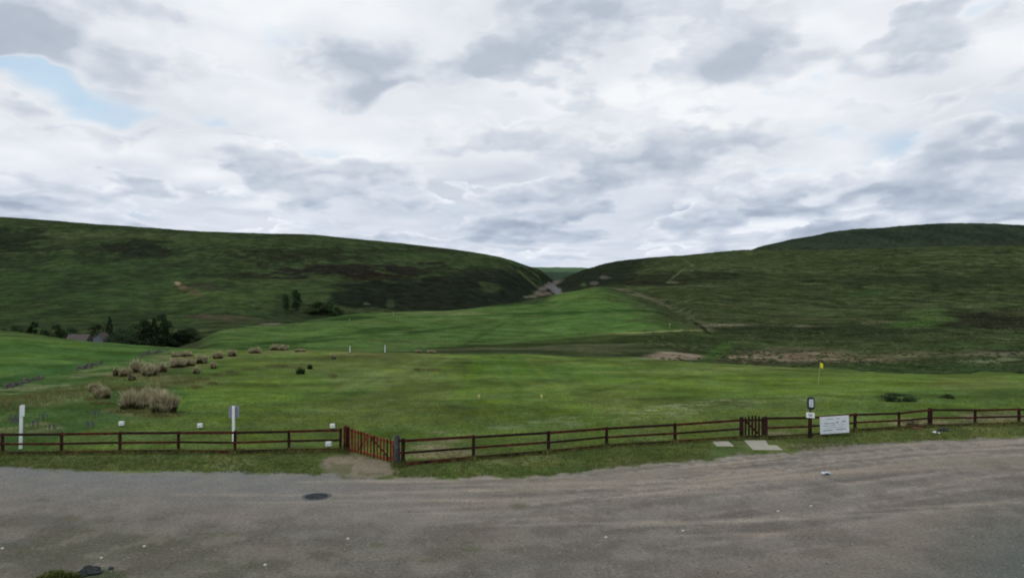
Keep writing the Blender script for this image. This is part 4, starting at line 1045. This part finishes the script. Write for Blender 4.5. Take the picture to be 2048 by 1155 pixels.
TR = [(12, 656, 296, 26, 'bush', 1, 'dark low bush at the far left edge beyond the mown field'),
      (33, 648, 300, 22, 'bush', 1, 'dark bush second from the left edge beyond the mown field'),
      (46, 655, 306, 22, 'bush', 0, 'lighter green bush between two dark ones at the far left'),
      (67, 645, 300, 20, 'tall', 1, 'upright dark round tree at the left, well before the grey roof'),
      (86, 656, 292, 34, 'bush', 0, 'wide low green bush right of the upright dark tree at the left'),
      (115, 650, 298, 24, 'tall', 1, 'dark tree just left of the long grey roof'),
      (143, 655, 312, 30, 'bush', 1, 'low dark tree behind the long grey roof'),
      (178, 667, 292, 14, 'bush', 1, 'small dark bush between the long roof and the pale gable'),
      (197, 644, 318, 36, 'bush', 0, 'green tree behind the pale gable'),
      (219, 635, 300, 22, 'conifer', 1, 'pointed conifer right of the pale gable'),
      (248, 654, 296, 46, 'bush', 1, 'broad dark bush right of the pointed conifer'),
      (284, 638, 304, 38, 'bush', 1, 'tall rounded tree in the middle of the clump, left of the tallest tree'),
      (302, 652, 290, 56, 'bush', 0, 'broad mid-green tree at the front of the clump'),
      (308, 637, 300, 16, 'tall', 1, 'narrow dark tree touching the left of the tallest tree'),
      (326, 630, 302, 28, 'tall', 1, 'tallest dark tree of the clump by the hollow'),
      (242, 668, 280, 50, 'bush', 1, 'long low dark bush along the field crest right of the pale gable'),
      (312, 672, 278, 60, 'bush', 1, 'wide dark bush along the front of the clump'),
      (352, 670, 282, 50, 'bush', 1, 'wide low bush at the foot of the slope, under the right end of the clump'),
      (228, 664, 288, 30, 'bush', 0, 'low green bush at the foot of the pointed conifer'),
      (266, 662, 286, 34, 'bush', 1, 'low dark bush in front of the tall rounded tree'),
      (332, 672, 284, 28, 'bush', 1, 'low dark bush at the front foot of the tallest tree'),
      (346, 664, 292, 34, 'bush', 1, 'dark bush at the right foot of the tallest tree'),
      (366, 658, 300, 38, 'bush', 1, 'rounded dark bush near the right end of the clump'),
      (386, 654, 306, 26, 'bush', 1, 'dark bush at the right end of the clump on the slope'),
      (571, 588, 530, 15, 'tall', 0, 'dark tree on the lower hillside, left one of the close pair'),
      (592, 581, 535, 17, 'tall', 0, 'dark tree on the lower hillside, right and taller one of the close pair'),
      (641, 601, 500, 46, 'bush', 0, 'rounded green bush on the lower hillside right of the close pair'),
      (668, 612, 490, 30, 'bush', 0, 'low green bush at the left edge of the dark heather slope')]
for k, (px, vt, d, w, kind, dark, lb) in enumerate(TR):
    p = at(px, {588: 623, 581: 622, 601: 628, 612: 632}[vt], 300) if px > 500 else at_d(px, d); d = p.y; ztop = H - (vt - CY) * d / F; p.z -= .5 if px > 500 else 0; h_ = max(2.5, (ztop - p.z) * 1.04); wd = w * d / F * 1.4
    me, mt = proto(kind, dark)
    nm = 'conifer' if kind == 'conifer' else 'bush' if (kind == 'bush' and w > 1 and h_ < wd * .9) else 'tree'
    if 500 < px < 620 and h_ > 9: 
        p = p.copy()
    t = thing(nm, p, lb, 'bush' if nm == 'bush' else 'tree', 'trees in the hollow' if px < 500 else 'trees on the hillside', rz=k * 1.37)
    for n_, mm in (('crown', me), ('trunk', mt)):
        o = bpy.data.objects.new(n_, mm); col.objects.link(o); o.parent = t; o.scale = (wd, wd, h_)

for k, (p, w_, h_, lb) in enumerate(BUSHES):
    me, mt = proto('bush', k != 2)
    t = thing('bush', p, lb, 'bush', 'low bushes behind the right fence', rz=k * 2.1)
    for n_, mm in (('crown', me), ('trunk', mt)):
        o = bpy.data.objects.new(n_, mm); col.objects.link(o); o.parent = t; o.scale = (w_ * 1.25, w_ * .9, max(h_ * 1.25, .35))
        o.location = (0, 0, -.08)
# ------------------------------------------------------------------ cottages in the hollow
def cottage(px0, px1, vt, d, label, roofm, wallm, gable):
    a = (px0 - CX) / F * d; b = (px1 - CX) / F * d; c = (a + b) / 2; L_ = b - a; z = hz(c, d); zt = H - (vt - CY) * d / F; h_ = zt - z
    t = thing('cottage', (c, d, z), label, 'cottage', 'buildings in the hollow')
    we = h_ - 2.2; dep = 5.0
    if not gable:
        m = MB(); m.box((0, dep / 2, we / 2 - .3), (L_ - .4, dep, we + .6)); m.build('wall', wallm, t)
        vs = [(-L_ / 2, -.3, we), (L_ / 2, -.3, we), (L_ / 2, dep + .3, we), (-L_ / 2, dep + .3, we), (-L_ / 2, dep / 2, h_), (L_ / 2, dep / 2, h_)]
        vs += [(x, y, z_ - .14) for x, y, z_ in vs[:4]]
        rf = mesh_obj('roof', vs, [(0, 1, 5, 4), (2, 3, 4, 5), (0, 4, 3), (1, 2, 5), (6, 7, 1, 0), (8, 9, 3, 2), (7, 8, 2, 1), (9, 6, 0, 3), (9, 8, 7, 6)], roofm, t)
        m = MB(); m.box((-L_ * .04, .02 - .3, we - .25), (L_ * .28, .5, .42)); m.build('skylight', WHITE, rf)
    else:
        vs = [(-L_ / 2, 0, -.6), (L_ / 2, 0, -.6), (L_ / 2, 0, we), (L_ * .1, 0, h_), (-L_ / 2, 0, we + .9)]
        n = len(vs); vs = vs + [(x, dep, z_) for x, _, z_ in vs]
        mesh_obj('wall', vs, [tuple(range(n)), tuple(range(2 * n - 1, n - 1, -1))] + [(i, i + n, (i + 1) % n + n, (i + 1) % n) for i in range(n)], wallm, t)
        m = MB(); 
        m.bar((-L_ / 2 - .1, dep / 2, we + .9), (L_ * .1, dep / 2, h_ + .08), dep + .6, .16, up=Vector((0, 1, 0)).cross(Vector((1, 0, 0)))); 
        m.bar((L_ * .1, dep / 2, h_ + .08), (L_ / 2 + .15, dep / 2, we), dep + .6, .16, up=Vector((0, 1, 0)).cross(Vector((1, 0, 0))))
        m.build('roof', roofm, t)
    m = MB(); m.box((0, -.02, we * .5), (.7, .06, .9)); m.build('window', DARKR, t)
    return t
cottage(130, 173, 668.5, 286, 'cottage with a long grey-brown roof showing over the mown field', ROOF, RENDER_, False)
cottage(186, 206, 666.5, 284, 'pale grey gable end showing over the mown field, left of the conifer', ROOF, RENDER_, True)

# ------------------------------------------------------------------ sky, light
w = bpy.data.worlds.new('World'); sc.world = w; w.use_nodes = True
nt = w.node_tree; nt.nodes.clear(); L = nt.links.new
SUN_EL, SUN_AZ = math.radians(52), math.radians(215)      # azimuth clockwise from +Y
def gsum(az, el, lst):
    out = np.zeros(az.shape)
    for px, v, rx, ry, k in lst:
        a0 = math.atan2(px - CX, F); e0 = math.atan2(CY - v, math.hypot(F, px - CX))
        out += k * np.exp(-(((az - a0) * F / rx) ** 2 + ((el - e0) * F / ry) ** 2))
    return out
DARK = [(50, 60, 220, 56, 2.0), (60, 150, 130, 34, 1.8), (300, 40, 130, 20, .6), (700, 110, 120, 56, 1.3), (800, 172, 140, 22, 1.1), (1020, 128, 160, 34, .9), (1160, 40, 110, 50, .8),
        (1460, 132, 90, 30, 1.1), (1530, 85, 80, 36, .6), (1690, 122, 110, 22, .6), (1880, 60, 70, 36, .15), (1960, 172, 140, 22, .8), (2045, 295, 60, 40, 1.0),
        (60, 355, 170, 12, .8), (50, 400, 140, 22, .7), (360, 378, 110, 12, .7), (460, 432, 80, 16, .8), (400, 284, 60, 12, .6), (800, 404, 170, 18, .9),
        (960, 340, 130, 14, .4), (1035, 440, 90, 14, .6), (1370, 320, 70, 34, .7), (1560, 418, 170, 12, 1.0), (1370, 440, 160, 10, .9), (1180, 468, 260, 10, .8),
        (1900, 405, 170, 14, .9), (650, 450, 90, 10, .7)]
LITE = [(1640, 50, 110, 36, .9), (110, 290, 200, 36, 1.0), (330, 90, 160, 40, .4), (560, 50, 150, 50, .5), (880, 85, 50, 24, .6), (950, 20, 80, 26, .5), (1100, 250, 500, 60, .5), (1300, 190, 160, 30, .6),
        (1950, 85, 70, 40, .7), (1560, 385, 60, 12, .9), (1600, 468, 110, 16, .8), (700, 260, 200, 40, .4), (500, 320, 150, 30, .3), (420, 140, 170, 50, .8), (330, 60, 90, 30, .5), (560, 190, 120, 50, .5), (1300, 60, 80, 60, .6), (1490, 245, 300, 40, .5), (1740, 290, 160, 30, .5), (480, 405, 60, 14, .6), (1700, 380, 120, 14, .5), (1130, 400, 60, 20, .5), (1010, 490, 120, 14, .6), (250, 440, 160, 14, .5)]
BLUE = [(200, 196, 95, 24, 1.15), (290, 238, 60, 18, 1.0), (20, 178, 50, 14, .6), (1910, 222, 80, 20, .3), (1990, 18, 30, 14, .6), (1615, 185, 40, 10, .4)]
def clouds(az, el):
    """colour of the cloud deck along azimuth az and elevation el (radians)"""
    se = np.sin(np.maximum(el, .012)); ce = np.cos(el); rr_ = 3.6 * (ce / se) ** .32; ux = az * rr_; uy = 3.3 * np.log(ce / se)
    wz = fbm(az * 9, np.log(el.clip(.01) + .06) * 4, 4, 901) - .5; wy = fbm(az * 9 + 40, np.log(el.clip(.01) + .06) * 4, 4, 931) - .5
    a_, e_ = az + wz * .20, el + wy * .075
    dk, lt, bl = gsum(a_, e_, DARK), gsum(a_, e_, LITE), gsum(a_, e_, BLUE)
    macro = dk * .20 - np.clip(bl, 0, 1.2) * .34 - lt * .06
    veil = .80 + (fbm(ux * .9, uy * .9 + 5, 5, 961, .5) - .5) * .6 + lt * .10 - dk * .12
    warpx = fbm(az * 26, el * 60, 4, 1301) - .5; warpy = fbm(az * 26 + 9, el * 60, 4, 1331) - .5
    puff = (fbm(az * 55, el * 110, 5, 1361, .55) - .5) * .20 + (fbm(az * 13 + el * 9, el * 46 - az * 2, 4, 1391, .5) - .5) * (.14 + .42 * (1 - sstep(.06, .26, el)))
    lowp = 1 - sstep(.05, .24, el); puff = puff * (.3 + .95 * lowp)
    trans = np.ones(az.shape); out = np.zeros(az.shape)
    N = 16; TM = .62
    for k in range(N):
        h = (k + .5) / N; z = 1 + TM * h
        q_ = warpx * .9; r_ = warpy * .9
        n_ = fbm(ux * 1.55 + 3 + q_, (uy + np.log(z) * 1.2) * 1.35 + r_ + 11.4 - h * .5, 5, 1001, .47) + puff * (.25 + .75 * h)
        T = (n_ - .445) * (3.0 + 1.2 * lowp) + macro * (6.0 - 2.4 * lowp)
        d = sstep(-.10 - .16 * (1 - lowp), .34 + .5 * (1 - lowp), T - h * .9)
        base = .84 - np.clip(T, 0, 1.3) * .35
        tone = base + h * .62 + puff * 1.2
        if k == 0: tone0 = tone
        al = 1 - np.exp(-d * (1.0 if k == 0 else .42))
        out += trans * al * tone; trans = trans * (1 - al)
    b = .01 + out + trans * veil + lt * .07 - dk * .05
    # soft haze near the skyline
    hz_ = 1 - sstep(.015, .085, el)
    fine = (fbm(az * 60, el * 120, 4, 1101, .5) - .5)
    b = b * (1 - hz_ * .35) + (.74 + fine * .2) * hz_ * .35
    ramp = np.array([0, .3, .5, .7, .85, 1.0]); cols3 = lin([(146, 157, 172), (172, 183, 198), (195, 204, 216), (216, 222, 231), (232, 236, 242), (246, 248, 251)])
    c = np.stack([np.interp(b, ramp, cols3[:, i]) for i in range(3)], -1)
    tint = (1 - sstep(.05, .2, el))[..., None]
    c = c * (1 - tint) + c * np.array([.95, .97, 1.01]) * tint
    # openings: thin veil over the blue
    hole = np.clip(trans * sstep(.2, 1.35, bl + (fbm(ux * 2, uy * 2, 5, 1201) - .5) * 2.2), 0, 1)[..., None] * .6
    return c * (1 - hole) + lin((176, 212, 240)) * hole

AZS = np.radians(np.concatenate([np.arange(-180, -44, 2.0), np.arange(-44, 44, .075), np.arange(44, 180.1, 2.0)]))
ELS = np.radians(np.concatenate([[-1.6, -.5, .2], np.arange(.6, 5, .05), np.arange(5, 21.5, .075), np.arange(21.5, 42.1, 1.0)]))
AZ_, EL_ = np.meshgrid(AZS, ELS)
SKYC = np.clip(clouds(AZ_, EL_), 0, 1)
RD = 12000.0
sv = np.stack([np.sin(AZ_) * np.cos(EL_) * RD, np.cos(AZ_) * np.cos(EL_) * RD, np.sin(EL_) * RD + H], -1).reshape(-1, 3)
ne, na = AZ_.shape; si = np.arange(ne * na).reshape(ne, na)
sq = np.stack([si[:-1, :-1], si[1:, :-1], si[1:, 1:], si[:-1, 1:]], -1).reshape(-1, 4)
me = bpy.data.meshes.new('sky')
me.vertices.add(len(sv)); me.vertices.foreach_set('co', sv.astype(np.float32).ravel())
me.loops.add(len(sq) * 4); me.loops.foreach_set('vertex_index', sq.astype(np.int32).ravel())
me.polygons.add(len(sq)); me.polygons.foreach_set('loop_start', (np.arange(len(sq)) * 4).astype(np.int32)); me.polygons.foreach_set('loop_total', np.full(len(sq), 4, np.int32))
me.update(calc_edges=True)
ca = me.color_attributes.new('Col', 'FLOAT_COLOR', 'POINT'); ca.data.foreach_set('color', np.hstack([SKYC.reshape(-1, 3), np.ones((len(sv), 1))]).astype(np.float32).ravel())
sm = bpy.data.materials.new('cloudy_sky'); sm.use_nodes = True; sn = sm.node_tree; sn.nodes.clear()
sa = sn.nodes.new('ShaderNodeVertexColor'); sa.layer_name = 'Col'; se_ = sn.nodes.new('ShaderNodeEmission'); sout = sn.nodes.new('ShaderNodeOutputMaterial')
sn.links.new(sa.outputs[0], se_.inputs[0]); sn.links.new(se_.outputs[0], sout.inputs[0])
sm.cycles.emission_sampling = 'NONE'
me.materials.append(sm)
so_ = bpy.data.objects.new('sky', me); col.objects.link(so_); so_['kind'] = 'structure'
# overhead, above the modelled cloud bank
sky = nt.nodes.new('ShaderNodeTexSky'); sky.sky_type = 'NISHITA'; sky.sun_disc = False; sky.sun_elevation = SUN_EL; sky.sun_rotation = SUN_AZ; sky.altitude = 300
bgs = nt.nodes.new('ShaderNodeBackground'); L(sky.outputs[0], bgs.inputs[0]); bgs.inputs[1].default_value = .1
tc = nt.nodes.new('ShaderNodeTexCoord'); n_ = nt.nodes.new('ShaderNodeTexNoise'); n_.inputs['Scale'].default_value = 3.0; L(tc.outputs['Generated'], n_.inputs['Vector'])
cr = nt.nodes.new('ShaderNodeValToRGB'); L(n_.outputs['Fac'], cr.inputs[0])
cr.color_ramp.elements[0].position = .3; cr.color_ramp.elements[0].color = (.46, .52, .58, 1); cr.color_ramp.elements[1].position = .7; cr.color_ramp.elements[1].color = (.78, .82, .86, 1)
bgc = nt.nodes.new('ShaderNodeBackground'); L(cr.outputs[0], bgc.inputs[0])
ms = nt.nodes.new('ShaderNodeMixShader'); ms.inputs[0].default_value = .85; L(bgs.outputs[0], ms.inputs[1]); L(bgc.outputs[0], ms.inputs[2])
wo = nt.nodes.new('ShaderNodeOutputWorld'); L(ms.outputs[0], wo.inputs[0])

sl = bpy.data.lights.new('sun', 'SUN'); sl.energy = 1.0; sl.angle = math.radians(10); sl.color = (1, .97, .92)
so = bpy.data.objects.new('sun', sl); col.objects.link(so)
dirv = Vector((math.sin(SUN_AZ) * math.cos(SUN_EL), math.cos(SUN_AZ) * math.cos(SUN_EL), math.sin(SUN_EL)))
so.rotation_euler = (-dirv).to_track_quat('-Z', 'Y').to_euler(); so.location = dirv * 50

# ------------------------------------------------------------------ camera
cam = bpy.data.cameras.new('camera'); co = bpy.data.objects.new('camera', cam); col.objects.link(co)
co.location = (0, 0, H); co.rotation_euler = (math.radians(90), 0, 0)
cam.sensor_width = 36; cam.lens = 36 * F / 2048; cam.clip_start = .5; cam.clip_end = 30000
sc.camera = co
sc.view_settings.view_transform = 'Standard'; sc.view_settings.look = 'None'; sc.view_settings.exposure = 0; sc.view_settings.gamma = 1
sc.cycles.filter_width = 1.9
sc.cycles.use_denoising = True
sc.cycles.max_bounces = 3; sc.cycles.diffuse_bounces = 1; sc.cycles.glossy_bounces = 1
